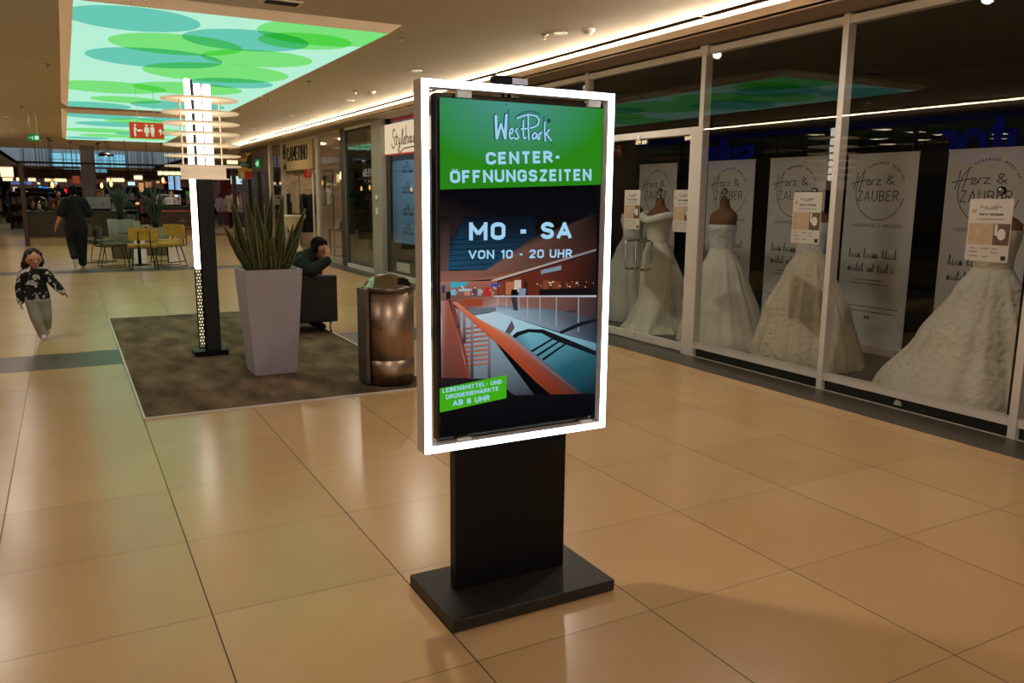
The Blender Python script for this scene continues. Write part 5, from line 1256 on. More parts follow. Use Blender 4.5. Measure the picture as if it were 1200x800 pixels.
# cafe table, chairs, planters
def chair(seat_m):
    t = thing('cafe_chair', 'x', 'chair')
    MB().box(-0.235,0.235,-0.21,0.23,0.415,0.49).build('seat', seat_m, t, bev=0.03)
    v = []; n = 10
    q = MB()
    for i in range(n):
        a0, a1 = -0.55+1.1*i/n, -0.55+1.1*(i+1)/n
        f = lambda a, r: (0.245*math.sin(a)/math.sin(0.55), -0.29+0.30*(1-math.cos(a))+(0.5-r)*0.6)
        p0, p1 = f(a0,.5), f(a1,.5); p2, p3 = f(a1,.42), f(a0,.42)
        q.add([(*p0,.57),(*p1,.57),(*p2,.57),(*p3,.57),(*p0,.81),(*p1,.81),(*p2,.81),(*p3,.81)], [(0,3,2,1),(4,5,6,7),(0,1,5,4),(2,3,7,6),(1,2,6,5),(3,0,4,7)])
    bk = q.build('backrest', seat_m, t)
    MB().tube([(-0.1,-0.30,0.43),(-0.1,-0.305,0.74),(0.1,-0.305,0.74),(0.1,-0.30,0.43)],0.009,6).tube([(-0.1,-0.30,0.43),(-0.1,-0.1,0.41)],0.009,6).tube([(0.1,-0.30,0.43),(0.1,-0.1,0.41)],0.009,6).build('back_frame', M['black'], t)
    for s_ in (-1,1):
        x = s_*0.22; MB().tube([(x*0.8,0.18,0.41),(x,0.24,0.012),(x,-0.26,0.012),(x*0.8,-0.17,0.41)],0.011,6).build('leg', M['black'], t)
    MB().tube([(-0.17,0.0,0.405),(0.17,0,0.405)],0.011,6).build('stretcher', M['black'], t)
    t.scale = (1.17,1.12,1.08)
    return t
YEL = P('mustard_upholstery', (186,146,48), 0.7, var=0.12, scale=10); GRN = P('olive_grey_upholstery', (78,76,62), 0.7, var=0.12, scale=10)
yc, gc = chair(YEL), chair(GRN)
def place(src, first, x, y, rz, label, group):
    o = src if first else copy_tree(src)
    o.location = (x, y, 0); o.rotation_euler = (0,0,rz); o['label'] = label; o['group'] = group
place(yc, True, 1.40, 19.1, 0.05, 'mustard cafe chair with its black wire back turned toward the planter', 'mustard chairs at the cafe table')
place(yc, False, 1.98, 19.55, PI/2+0.15, 'mustard cafe chair seen side-on at the totem lamp side of the table', 'mustard chairs at the cafe table')
place(yc, False, 2.05, 20.75, 2.3, 'mustard cafe chair at the far side of the table', 'mustard chairs at the cafe table')
place(gc, True, 0.86, 19.75, -PI/2+0.1, 'olive grey cafe chair pulled up to the table beside the mustard one', 'olive grey chairs at the cafe table')
place(gc, False, 0.62, 21.2, -PI/2-0.4, 'olive grey cafe chair farther back, next to the walking man', 'olive grey chairs at the cafe table')
t = thing('cafe_table', 'small round dark cafe table among the mustard chairs', 'table', (1.40, 20.1, 0))
MB().rev([(0,0.715),(0.38,0.715),(0.39,0.73),(0.38,0.745),(0,0.745)], n=32, cap=False).build('tabletop', P('dark_tabletop', (44,34,28), 0.4), t)
MB().rev([(0.035,0.02),(0.035,0.715)], n=14).build('pedestal', M['black'], t); MB().rev([(0,0.0),(0.24,0.0),(0.24,0.012),(0.04,0.03),(0,0.03)], n=24, cap=False).build('base_plate', M['black'], t)
t = thing('menu_card', 'pale green menu card standing on the cafe table', 'menu', (1.38, 20.0, 0.745))
MB().prism([(-0.07,0),(0.07,0),(0.07,0.24),(-0.07,0.24)], -0.03, -0.026).prism([(-0.07,0),(0.07,0),(0.07,0.24),(-0.07,0.24)], 0.026, 0.03).build('card', P('menu_pale', (176,184,140), 0.6, var=0.2), t)
MB().box(-0.07,0.07,-0.026,0.026,0.0,0.01).build('foot', M['white_plastic'], t)
t = thing('napkin_box', 'white napkin box with a brown disc on the cafe table', 'napkin box', (1.56, 20.05, 0.745))
MB().box(-0.07,0.07,-0.06,0.06,0,0.15).build('box', P('napkin_white', (196,182,160), 0.6), t, bev=0.004); MB().rev([(0,0),(0.05,0),(0.05,0.003),(0,0.003)], n=18, cap=False).build('brown_disc', P('disc_brown', (110,66,36), 0.6), t, loc=(0,-0.061,0.075), rot=(PI/2,0,0))
def cafe_plant(x, y, r, h, label_p, label_l, fh):
    t = thing('round_planter', label_p, 'planter', (x, y, 0), 0, 'grey green planters in the cafe')
    MB().rev([(0,0),(r*.8,0),(r,h),(r*.9,h),(r*.88,h-0.06),(0,h-0.06)], n=28, cap=False).build('pot', P('grey_green_pot', (108,112,100), 0.6, var=0.06), t)
    MB().rev([(0,h-0.07),(r*.87,h-0.07),(r*.87,h-0.05),(0,h-0.05)], n=24, cap=False).build('soil', P('cafe_soil', (28,22,18), 0.9), t)
    t = thing('spiky_plant', label_l, 'plant', (x, y, h-0.05), 0, 'spiky plants in the cafe planters')
    q = MB()
    for i in range(46):
        a = R.uniform(0,2*PI); L_ = fh*R.uniform(0.6,1.0); o_ = R.uniform(0.05,0.75)
        pts = [(0.05*math.cos(a),0.05*math.sin(a),0)]+[(o_*0.5*s_**1.6*math.cos(a)*fh, o_*0.5*s_**1.6*math.sin(a)*fh, L_*s_) for s_ in (0.35,0.7,1.0)]
        q.tube(pts, [0.022,0.028,0.02,0.003], 5)
    q.build('leaves', P('dark_spiky_leaf', (40,56,44), 0.5, var=0.25), t)
cafe_plant(1.18, 22.3, 0.30, 0.96, 'round grey green planter left of the menu card, behind the olive chairs', 'dark spiky plant in the planter nearer the walking man', 0.95)
cafe_plant(2.05, 23.2, 0.32, 0.72, 'round grey green planter behind the mustard chairs', 'dark spiky plant in the planter nearer the totem lamp', 1.15)

# ---- right end: red shop, screen, hanging poster
p_ = at(261,225,44)
struct(MB().box(at(258,220,44).x, at(271,220,44).x, 44.0, 44.6, 0, 2.7).build('trim_15', P('deep_red_column', (128,28,34), 0.5)))
wall('wall_red_shop', at(271,220,45).x, at(300,220,45).x, 45.0, 45.1, 0, 3.2, m=P('pale_shop_wall', (150,140,146), 0.7))
struct(MB().box(at(240,200,43.8).x, at(300,200,43.8).x, 43.8, 44.0, 2.62, 2.80).build('trim_16', P('dark_red_fascia', (90,30,32), 0.5)))
t = thing('wall_screen', 'bright pale screen on the wall behind the white shirted shopper', 'screen', (at(280,211,44.9).x, 44.98, at(280,216,44.9).z))
MB().box(-0.47,0.47,-0.05,0.0,0,0.44).build('frame', M['alu'], t); MB().box(-0.45,0.45,-0.055,-0.05,0.02,0.42).build('display', EM('pale_screen', (196,226,232), 1.0), t)
q = MB(); q.box(-0.3,-0.12,-0.058,-0.055,0.12,0.32); q.box(0.05,0.16,-0.058,-0.055,0.08,0.2); q.box(0.24,0.36,-0.058,-0.055,0.08,0.16); q.build('display_graphics', EM('screen_graphics', (110,150,160), 1.0), t)
t = thing('light_column', 'slim glowing white light column beside the pale shop wall', 'light', (at(289.5,250,44).x, 44, 0))
MB().box(-0.07,0.07,-0.05,0.05,0.5,2.5).build('diffuser', EM('light_column_white', (215,236,236), 1.2), t); MB().box(-0.08,0.08,-0.06,0.06,0,0.5).build('base', M['white_plastic'], t)
def patch(q, pts, y, d=0.002): return q.prism(pts, y, y+d)
t = thing('hanging_poster', 'colourful hanging poster in yellow, black and red beside the brown pier', 'poster', (4.80, 25.4, 2.04))
w_, h_ = 0.205, 0.76
MB().prism([(-w_,0),(w_,0),(w_,h_),(-w_,h_)], 0, 0.012).build('panel', P('poster_yellow', (190,150,60), 0.6), t)
for nm, c, pts in (('brown_patch',(120,72,40),[(-w_,h_*.72),(w_*.3,h_*.8),(w_*.1,h_),(-w_,h_)]),('black_patch',(14,16,18),[(w_*.4,h_*.4),(w_,h_*.4),(w_,h_),(w_*.5,h_*.9),(w_*.1,h_*.6)]),('teal_patch',(30,120,96),[(-w_,h_*.48),(w_*.6,h_*.44),(w_*.5,h_*.66),(-w_,h_*.68)]),
                   ('red_patch',(170,40,36),[(-w_*.1,0),(w_,0),(w_,h_*.28),(-w_*.1,h_*.3)]),('white_patch',(200,196,186),[(-w_*.7,0),(-w_*.2,0),(-w_*.2,h_*.26),(-w_*.7,h_*.28)])):
    patch(MB(), pts, -0.003).build(nm, P(nm, c, 0.6), t)
q = MB(); script_line(q, -w_*.7, h_*.52, w_*1.3, h_*.1, ['Salsa'], 0.014, 2, -0.006); q.build('script', P('poster_script', (210,226,210), 0.6), t)
MB().tube([(-w_*.8,0.006,h_),(-w_*.8,0.006,CZ-2.04)],0.004).tube([(w_*.8,0.006,h_),(w_*.8,0.006,CZ-2.04)],0.004).build('wire', M['alu'], t)
# washroom sign
WY = 14.0; A, B = at(152.5,161.5,WY), at(191.5,144.5,WY)
t = thing('washroom_sign', 'red washroom sign with white figures and an arrow hanging below the green ceiling', 'sign', ((A.x+B.x)/2, WY, A.z)); hw, hh = (B.x-A.x)/2, B.z-A.z
MB().box(-hw,hw,0,0.03,0,hh).build('panel', P('sign_orange_red', (206,58,28), 0.5, emit=(206,58,28), es=0.35, var=0.03), t)
q = MB(); u = hh/20.0; y_ = -0.004
def fig(x, skirt):
    q.prism([(x+1.5*u*math.cos(a), 16.2*u+1.5*u*math.sin(a)) for a in [2*PI*i/12 for i in range(12)]], y_, 0)
    q.prism([(x-2.6*u,14*u),(x+2.6*u,14*u),(x+(3.2 if skirt else 2.2)*u,7.5*u),(x+1.7*u,7.5*u),(x+1.6*u,2.5*u),(x+0.3*u,2.5*u),(x+0.2*u,7*u),(x-0.2*u,7*u),(x-0.3*u,2.5*u),(x-1.6*u,2.5*u),(x-1.7*u,7.5*u),(x-(3.2 if skirt else 2.2)*u,7.5*u)], y_, 0)
fig(-0.2*u,True); fig(6.6*u,False)
q.prism([(-13.5*u+1.4*u*math.cos(a), 16*u+1.4*u*math.sin(a)) for a in [2*PI*i/12 for i in range(12)]], y_, 0)
q.stroke([(-14*u,13*u),(-14.3*u,8*u),(-13.8*u,3*u)], 2.2*u, y_, 0.004); q.stroke([(-14*u,12.5*u),(-10.5*u,9.5*u),(-9.3*u,9*u)], 1.3*u, y_, 0.004)
q.prism([(-10.5*u,8*u),(-5*u,9.5*u),(-5.2*u,11*u),(-7.5*u,10.5*u),(-8*u,11.5*u),(-10*u,10.5*u)], y_, 0)
q.stroke([(16*u,5.5*u),(16*u,10*u)], 1.4*u, y_, 0.004); q.prism([(13.2*u,9.2*u),(18.8*u,9.2*u),(16*u,13*u)], y_, 0)
q.build('white_figures', P('sign_white', (236,232,226), 0.5, emit=(236,232,226), es=0.35), t)
MB().tube([(-hw*.5,0.015,hh),(-hw*.5,0.015,3.15-A.z)],0.004).tube([(hw*.5,0.015,hh),(hw*.5,0.015,3.15-A.z)],0.004).build('wire', M['alu'], t)

# ---- shop lights and signs of the far hall
def far_sign(px0, py0, px1, py1, Y, col, es, label, shape=None):
    A, B = at(px0, py1, Y), at(px1, py0, Y)
    t = thing('shop_sign', label, 'shop sign', ((A.x+B.x)/2, Y, A.z)); hw, h = (B.x-A.x)/2, B.z-A.z
    MB().box(-hw*1.06,hw*1.06,0.01,0.12,-0.05*h,1.05*h).build('case', M['black'], t)
    q = MB()
    if shape == 'heart':
        q.prism([(hw*0.9*math.sin(a)**3, h*0.5+h*0.5*(13*math.cos(a)-5*math.cos(2*a)-2*math.cos(3*a)-math.cos(4*a))/17) for a in [2*PI*i/24 for i in range(24)]], -0.01, 0.01)
    else: q.box(-hw,hw,-0.005,0.01,0,h)
    q.build('lit_face', EM('far_sign_glow', col, es), t)
    top = (4.598 if 36 < Y < 60 and -2.2 < (A.x+B.x)/2 < 5.5 else 3.218)-A.z
    MB().tube([(-hw*.6,0.06,h),(-hw*.6,0.06,top)],0.012,6).tube([(hw*.6,0.06,h),(hw*.6,0.06,top)],0.012,6).build('hanger', M['black'], t)
for a in ((45,218,50,223,55,(60,170,200),1.0,'turquoise shop light at the far end, left of the blue one'),(51,219,58,224,53.5,(50,110,220),1.3,'blue shop light at the far end beyond the cafe counter'),(49,225,55,229,52,(40,90,210),1.0,'lower blue shop light at the far end'),
          (75,220,82,227,52,(240,40,56),1.3,'red heart shaped shop light left of the walking man','heart'),(13,212,38,216,60.4,(110,120,190),0.7,'long violet blue shop fascia at the far end of the corridor'),(85,206,93,215,56,(180,80,50),0.5,'orange shop fascia behind the walking man'),
          (112,198,125,202,56,(120,180,200),0.6,'pale blue shop fascia right of the grey column'),(126,214,133,220,50,(50,120,220),1.0,'blue shop light right of the grey column'),(150,213,158,217,44,(190,230,236),1.2,'white shop letters glowing above the potted plants'),
          (164,214,168,235,46,(220,160,110),0.8,'warm lit shop window strip between the potted plants'),(172,213,177,238,46,(200,140,100),0.7,'warm lit shop window strip left of the totem lamp'),(198,206,203,222,48,(150,190,230),0.9,'bluish lit shop window strip left of the totem lamp'),
          (206,206,211,225,48,(160,200,236),0.9,'bluish lit shop window strip touching the totem lamp'),(219,224,226,246,38,(60,120,40),0.7,'green lit panel right behind the totem lamp'),(245,214,248,246,38,(110,160,60),0.7,'narrow green lit panel on the other side of the totem lamp'),(58,226,62,231,50,(220,60,60),0.6,'small red shop light above the cafe counter'),(16,219,20,228,58.8,(230,210,190),0.9,'white lit doorway at the far end of the corridor')):
    far_sign(*a)
for i, (x0, x1, c, lab) in enumerate(((-8.5,-3.5,(120,80,60),'far shop front at the end of the hall, outermost on the pushchair side'),(-3.2,1.5,(140,100,76),'far shop front straight beyond the cafe counter'),(1.8,6.5,(150,110,84),'far shop front beyond the potted plants'),(6.8,12,(110,80,70),'far shop front beyond the red column'))):
    t = thing('storefront', lab, 'storefront', ((x0+x1)/2, 64, 0), 0, 'shop fronts at the end of the hall'); hw = (x1-x0)/2
    MB().box(-hw,hw,0,0.2,2.5,3.15).build('fascia', P('far_fascia', c, 0.7), t)
    MB().box(-hw,-hw+0.15,0,0.2,0,2.5).box(hw-0.15,hw,0,0.2,0,2.5).build('pier', P('far_pier', (80,66,58), 0.7), t)
    MB().box(-hw+0.15,hw-0.15,0.08,0.1,0.3,2.5).build('lit_window', EM('lit_shop_window', c, 0.22), t)
    q = MB()
    for j in range(14):
        x = R.uniform(-hw+0.3,hw-0.3); z = R.uniform(0.3,1.7); q.box(x-0.18,x+0.18,-0.02,0.08,z,z+R.uniform(0.15,0.5))
    q.build('window_display', P('display_dark', (60,46,42), 0.7, var=0.6, scale=1.5), t)

rr = random.Random(21)
for i in range(46):
    px = rr.uniform(30, 232); py = rr.uniform(213, 240); Y = 41.5+rr.randrange(15)
    if 76 < px < 108 and py > 214: continue
    p_ = at(px, py, Y)
    if p_.z < 1.1 or p_.z > 3.0: continue
    if any((p_-o_).length < 0.5 or (abs(p_.x-o_.x) < 0.25 and abs(Y-o_.y) < 0.3) for o_ in PEND): continue
    PEND.append(p_)
    c = rr.choice([(255,206,150),(255,190,120),(200,220,255),(255,226,190),(230,120,90),(150,190,240)])
    t = thing('spot_lamp', 'small glowing shop lamp in the far hall beyond the cafe', 'lamp', (p_.x, Y, p_.z), 0, 'small shop lamps in the far hall')
    w_ = rr.uniform(0.05, 0.12); MB().rev([(0,-w_*.6),(w_*.7,-w_*.4),(w_,0),(w_*.6,w_*.5),(0,w_*.6)], n=10, cap=False).build('bulb', EM('far_lamp', c, rr.uniform(0.7,1.8)), t)
    top = (4.598 if 36 < Y < 60 and -2.2 < p_.x < 5.5 else 3.218)-p_.z
    MB().tube([(0,0,w_*.5),(0,0,top)],0.01,5).build('cord', M['black'], t)
for i in range(16):
    px = 34+i*12.5+rr.uniform(-3,3); Y = 41+(i*7 % 16); p_ = at(px, 240, Y)
    h_ = rr.uniform(1.3, 2.1); w_ = rr.uniform(0.5, 1.1); c = rr.choice([(40,30,28),(60,40,32),(30,34,44),(84,50,40),(52,46,44)])
    t = thing('display_rack', 'tall dark merchandise rack standing in the far hall beyond the cafe', 'display rack', (p_.x, Y, 0), 0, 'merchandise racks in the far hall')
    MB().box(-w_,-w_+.05,-.2,.2,0,h_).box(w_-.05,w_,-.2,.2,0,h_).box(-w_,w_,-.2,.2,h_-.05,h_).box(-w_,w_,-.2,.2,0.05,0.12).box(-w_,w_,.15,.2,0.1,h_).build('rack_frame', P('rack_dark', c, 0.7), t)
    for z in (h_*.35, h_*.65): MB().box(-w_+.05,w_-.05,-.2,.15,z,z+.03).build('shelf', P('rack_shelf', c, 0.7), t)
    q = MB()
    for z in (0.12, h_*.35+.03, h_*.65+.03):
        x = -w_+.1
        while x < w_-.25: q.box(x,x+.18,-.15,.1,z,z+rr.uniform(.12,h_*.25)); x += .22
    q.build('merchandise', P('merchandise', rr.choice([(150,60,50),(70,90,130),(160,140,110),(100,70,50)]), 0.7, var=0.7, scale=1.3), t)
# ================================================================== PEOPLE
def V3(a): return Vector(a)
def hand(q, wr, d, palm, sz, curl=0.5, thumb=1):
    """palm, four unequal bent fingers and a thumb at the side; d points to the finger tips, palm is the palm's normal"""
    d = V3(d).normalized(); pn = (V3(palm)-d*V3(palm).dot(d)).normalized(); sd = d.cross(pn)*thumb
    wr = V3(wr); pl = sz*0.46
    for k_, u in enumerate((-0.16,-0.055,0.05,0.15)):
        k0 = wr+sd*(u*0.55*sz); k1 = wr+d*pl+sd*(u*sz)
        q.cap(k0, sz*0.075, k1, sz*0.062, 8)
        L_ = sz*(0.36,0.43,0.47,0.42)[k_]
        a1 = curl*0.7; dd = d*math.cos(a1)+pn*math.sin(a1); m1 = k1+dd*(L_*0.5)
        a2 = curl*1.6; d2 = d*math.cos(a2)+pn*math.sin(a2); m2 = m1+d2*(L_*0.5)
        q.cap(k1, sz*0.052, m1, sz*0.046, 8); q.cap(m1, sz*0.046, m2, sz*0.038, 8)
    b = wr+d*(sz*0.10)+sd*(sz*0.14); t1 = b+(d*0.5+sd*0.75+pn*0.35).normalized()*(sz*0.24); t2 = t1+(d*0.85+sd*0.2+pn*0.45).normalized()*(sz*0.20)
    q.cap(b, sz*0.075, t1, sz*0.055, 8); q.cap(t1, sz*0.055, t2, sz*0.042, 8)
def head_shape(q, c, hr, f):
    """c centre of the skull, hr half height of the head, f unit vector the face points to"""
    c = V3(c); f = V3(f).normalized(); up = Vector((0,0,1)); up = (up-f*up.dot(f)*0.6).normalized(); s_ = f.cross(up)
    q.ell(c+up*hr*0.12, (hr*0.72,hr*0.78,hr*0.85)); q.cap(c-f*hr*0.05, hr*0.68, c-up*hr*0.52+f*hr*0.22, hr*0.42)
    q.cap(c+f*hr*0.70-up*hr*0.02, hr*0.07, c+f*hr*0.84-up*hr*0.22, hr*0.11, 8)       # nose
    q.cap(c-up*hr*0.46+f*hr*0.52-s_*hr*0.12, hr*0.11, c-up*hr*0.46+f*hr*0.52+s_*hr*0.12, hr*0.11, 8)   # lips
    q.cap(c+up*hr*0.20+f*hr*0.62-s_*hr*0.36, hr*0.09, c+up*hr*0.20+f*hr*0.62+s_*hr*0.36, hr*0.09, 8)   # brow
    q.cap(c-up*hr*0.80+f*hr*0.42, hr*0.16, c-up*hr*0.78+f*hr*0.48, hr*0.15, 8)
    for e in (-1,1): q.cap(c+s_*e*hr*0.70+up*hr*0.05-f*hr*0.02, hr*0.07, c+s_*e*hr*0.74-up*hr*0.22, hr*0.08, 8)
    return c, f, up, s_
def shoe(name, a, b, r, mat, t, sole=None):
    a, b = V3(a), V3(b); q = MB(); d = (b-a)
    q.cap(a, r*0.95, a+d*0.45+Vector((0,0,r*0.15)), r*0.9).cap(a+d*0.45, r*0.95, b, r*0.75)
    return blob(name, q, mat, t, 0.012, 3)
def person(label, loc, rz, J, clothes, group=None, vox=0.011, f=(0,-1,0), hsz=0.18, hr=0.115, curl=0.5):
    t = thing('person', label, 'person', loc, rz, group)
    g = lambda k_: V3(J[k_]); W = J.get('w', 1.0); q = MB()
    head_shape(q, J['head'], hr, f)
    q.cap(g('neck'), 0.055*W, g('head')-Vector((0,0,hr*0.35))-V3(f)*hr*0.15, 0.055*W)
    ch = (g('shl')+g('shr'))/2; pv = (g('hipl')+g('hipr'))/2
    q.cap(g('neck'), 0.06*W, ch, 0.075*W); q.cap(g('shl'), 0.06*W, g('shr'), 0.06*W); q.cap(ch.lerp(pv,0.25), 0.12*W, ch.lerp(pv,0.6), 0.105*W); q.cap(ch, 0.10*W, ch.lerp(pv,0.5), 0.10*W); q.cap(pv, 0.12*W, ch.lerp(pv,0.55), 0.10*W)
    for s_ in 'lr':
        q.cap(g('sh'+s_), 0.056*W, g('el'+s_), 0.042*W); q.cap(g('el'+s_), 0.042*W, g('wr'+s_), 0.028*W)
        hd = (g('wr'+s_)-g('el'+s_)).normalized(); hd = V3(J.get('hd'+s_, hd))
        hand(q, g('wr'+s_), hd, J.get('pn'+s_, (0.8 if s_ == 'r' else -0.8, 0.2*f[1], 0)), hsz, J.get('curl', curl), 1 if s_ == 'r' else -1)
        q.cap(g('hip'+s_), 0.088*W, g('kn'+s_), 0.058*W); q.cap(g('kn'+s_), 0.058*W, g('an'+s_), 0.038*W)
        q.cap(g('an'+s_), 0.04*W, g('to'+s_), 0.032*W)
    blob('body', q, clothes.get('skin', M['skin']), t, vox, 4)
    # upper garment
    q = MB(); e = clothes.get('loose', 0.022)*W; hem = J.get('hem', pv)
    hem = V3(hem)
    q.cap(g('shl'), 0.062*W+e, g('shr'), 0.062*W+e); q.cap(ch, 0.105*W+e, ch.lerp(hem,0.5), 0.11*W+e*1.2)
    hl, hx = hem+(g('hipl')-pv)*0.9, hem+(g('hipr')-pv)*0.9
    for hh in (hl, hx): q.cap(ch.lerp(hem,0.35)+(hh-hem)*0.6, 0.085*W+e, hh, 0.095*W+e*1.3)
    q.cap(g('neck')-Vector((0,0,0.02)), 0.062*W, ch, 0.10*W+e)
    sl = clothes.get('sleeve', 1.0)
    for s_ in 'lr':
        a, b, c = g('sh'+s_), g('el'+s_), g('wr'+s_)
        if sl >= 1: q.cap(a, 0.06*W+e, b, 0.05*W+e); q.cap(b, 0.05*W+e, b.lerp(c, 0.93), 0.036*W+e*0.8)
        else: q.cap(a, 0.062*W+e, a.lerp(b, sl), 0.056*W+e*1.5)
    blob('top', q, clothes['top'], t, vox, 5)
    q = MB(); e = clothes.get('leg_loose', 0.02)*W
    q.cap(g('hipl'), 0.10*W+e, g('hipr'), 0.10*W+e); q.cap(pv, 0.115*W+e*.6, pv.lerp(ch,0.22), 0.11*W+e*.4)
    for s_ in 'lr': q.cap(g('hip'+s_), 0.096*W+e, g('kn'+s_), 0.066*W+e); q.cap(g('kn'+s_), 0.066*W+e, g('an'+s_).lerp(g('kn'+s_),0.04), 0.046*W+e)
    blob('trousers', q, clothes['legs'], t, vox, 5)
    for s_ in 'lr': shoe('shoe', g('an'+s_)-Vector((0,0,0.0)), g('to'+s_), 0.048*W*clothes.get('shoe_w',1), clothes['shoes'], t)
    return t
def hair(t, c, hr, f, mat, lumps, vox=0.008):
    q = MB(); c = V3(c); f = V3(f).normalized(); s_ = f.cross(Vector((0,0,1))).normalized()
    q.ell(c+Vector((0,0,hr*0.34))-f*hr*0.24, (hr*0.79,hr*0.82,hr*0.80))
    for (a, b, u, r) in lumps: q.cap(c+s_*a*hr+f*b*hr+Vector((0,0,u*hr)), r*hr, c+s_*a*hr*1.02+f*b*hr+Vector((0,0,(u-0.2)*hr)), r*hr*0.9)
    return blob('hair', q, mat, t, vox, 3)
# ---- toddler
def toddler():
    f = Vector((0.22,-0.95,-0.12)).normalized()
    J = dict(head=(-0.030,-0.01,0.885), neck=(-0.035,0.0,0.775), shl=(0.075,0,0.725), shr=(-0.135,0,0.725), ell=(0.155,-0.02,0.605), elr=(-0.185,0.01,0.575), wrl=(0.225,-0.07,0.515), wrr=(-0.185,-0.03,0.425),
             hipl=(0.025,0,0.43), hipr=(-0.075,0,0.43), knl=(0.04,-0.01,0.25), knr=(-0.055,-0.05,0.245), anl=(0.035,0.17,0.12), anr=(-0.005,-0.04,0.05), tol=(0.04,0.19,0.045), tor=(0.005,-0.14,0.03), w=0.60, hem=(-0.028,0,0.475), hdl=(0.7,-0.3,-0.6), hdr=(0.0,-0.15,-1))
    mt = P('toddler_sweater', (15,15,18), 0.9, var=0.1)      # black knit with scattered white print
    nt = mt.node_tree; b = nt.nodes['Principled BSDF']; tc = nt.nodes.new('ShaderNodeTexCoord'); n1 = nt.nodes.new('ShaderNodeTexNoise'); n1.inputs['Scale'].default_value = 15; n1.inputs['Detail'].default_value = 4
    n2 = nt.nodes.new('ShaderNodeTexNoise'); n2.inputs['Scale'].default_value = 60
    nt.links.new(tc.outputs['Object'], n1.inputs[0]); nt.links.new(tc.outputs['Object'], n2.inputs[0])
    r1 = nt.nodes.new('ShaderNodeValToRGB'); r1.color_ramp.elements[0].position = 0.565; r1.color_ramp.elements[1].position = 0.58; nt.links.new(n1.outputs['Fac'], r1.inputs[0])
    r2 = nt.nodes.new('ShaderNodeValToRGB'); r2.color_ramp.elements[0].position = 0.40; r2.color_ramp.elements[1].position = 0.46; nt.links.new(n2.outputs['Fac'], r2.inputs[0])
    mm = nt.nodes.new('ShaderNodeMath'); mm.operation = 'MULTIPLY'; nt.links.new(r1.outputs[0], mm.inputs[0]); nt.links.new(r2.outputs[0], mm.inputs[1])
    mx = nt.nodes.new('ShaderNodeMix'); mx.data_type = 'RGBA'; mx.inputs['A'].default_value = lin((15,15,18))+(1,); mx.inputs['B'].default_value = lin((196,196,192))+(1,)
    nt.links.new(mm.outputs[0], mx.inputs['Factor']); nt.links.new(mx.outputs['Result'], b.inputs['Base Color'])
    t = person('toddler in a black and white printed sweater and grey joggers walking toward the camera', (-0.31,10.2,0), 0, J,
        dict(top=mt, legs=P('grey_joggers', (150,148,142), 0.9, var=0.1, bump=0.1), shoes=P('toddler_shoes', (206,200,196), 0.6), loose=0.030, leg_loose=0.032, sleeve=1.0), f=f, vox=0.0065, hsz=0.10, hr=0.108)
    hair(t, J['head'], 0.108, f, P('toddler_hair', (44,30,24), 0.65, var=0.3, scale=40, bump=0.6), [(-.66,-.15,.3,.22),(.66,-.15,.3,.22),(-.74,-.15,.0,.20),(.76,-.15,.0,.22),(-.80,-.2,-.3,.19),(.84,-.2,-.35,.22),(-.72,-.3,-.55,.17),(.95,-.3,-.6,.17),(-.5,-.5,-.5,.28),(.6,-.5,-.55,.30),(0,-.55,-.4,.4),(-.3,.40,.80,.20),(.3,.42,.80,.20),(0,.25,.95,.26),(1.0,-.25,-.35,.12),(.9,-.2,-.8,.13),(-.9,-.2,-.1,.12),(-.58,.18,.55,.22),(.58,.18,.55,.22)], 0.006)
    c = V3(J['head']); up = Vector((0,0,1)); s_ = f.cross(up)
    for e in (-1,1): MB().ell(c+f*0.072+s_*e*0.034+up*0.008, (0.010,0.007,0.009)).build('eye', P('dark_eye', (24,16,12), 0.2), t)
    MB().cap(c+f*0.074-up*0.052-s_*0.014, 0.005, c+f*0.074-up*0.052+s_*0.014, 0.005).build('mouth', P('lips', (160,86,76), 0.5), t)
    return t
toddler()
# ---- man walking away
def man():
    f = Vector((0.15,0.98,-0.08)).normalized()
    J = dict(head=(-0.01,0.03,1.62), neck=(0,0.0,1.46), shl=(-0.165,0,1.40), shr=(0.165,0,1.40), ell=(-0.275,-0.03,1.12), elr=(0.265,0.05,1.12), wrl=(-0.375,0.05,0.88), wrr=(0.22,0.30,1.10),
             hipl=(-0.095,0,0.88), hipr=(0.095,0,0.88), knl=(-0.10,0.05,0.50), knr=(0.085,0.03,0.47), anl=(-0.075,-0.24,0.24), anr=(0.07,0.02,0.08), tol=(-0.075,-0.20,0.06), tor=(0.085,0.20,0.045), w=1.08, hem=(0,0,0.80), pnl=(0.9,0.2,0), pnr=(-0.3,0,-0.9))
    t = person('man in a loose black T-shirt and black trousers walking away past the cafe', (0.185,19.97,0), 0, J,
        dict(top=M['black_cloth'], legs=P('black_trousers', (9,9,11), 0.9, var=0.2, bump=0.2), shoes=P('off_white_trainers', (206,202,190), 0.6), loose=0.030, leg_loose=0.030, sleeve=0.8, shoe_w=1.15), f=f)
    hair(t, J['head'], 0.118, f, M['hair_dark'], [(0,-.55,-.1,.5),(-.5,-.35,0,.4),(.5,-.35,0,.4),(0,.3,.75,.4)])
    q = MB(); c = V3(J['head']); s_ = f.cross(Vector((0,0,1)))
    for e in (-1,1): q.cap(c+s_*e*0.072+f*0.03-Vector((0,0,0.02)), 0.025, c+s_*e*0.045+f*0.075-Vector((0,0,0.075)), 0.028)
    q.cap(c+s_*0.045+f*0.075-Vector((0,0,0.075)), 0.028, c-s_*0.045+f*0.075-Vector((0,0,0.075)), 0.028); blob('beard', q, M['hair_dark'], t, 0.008, 3)
man()
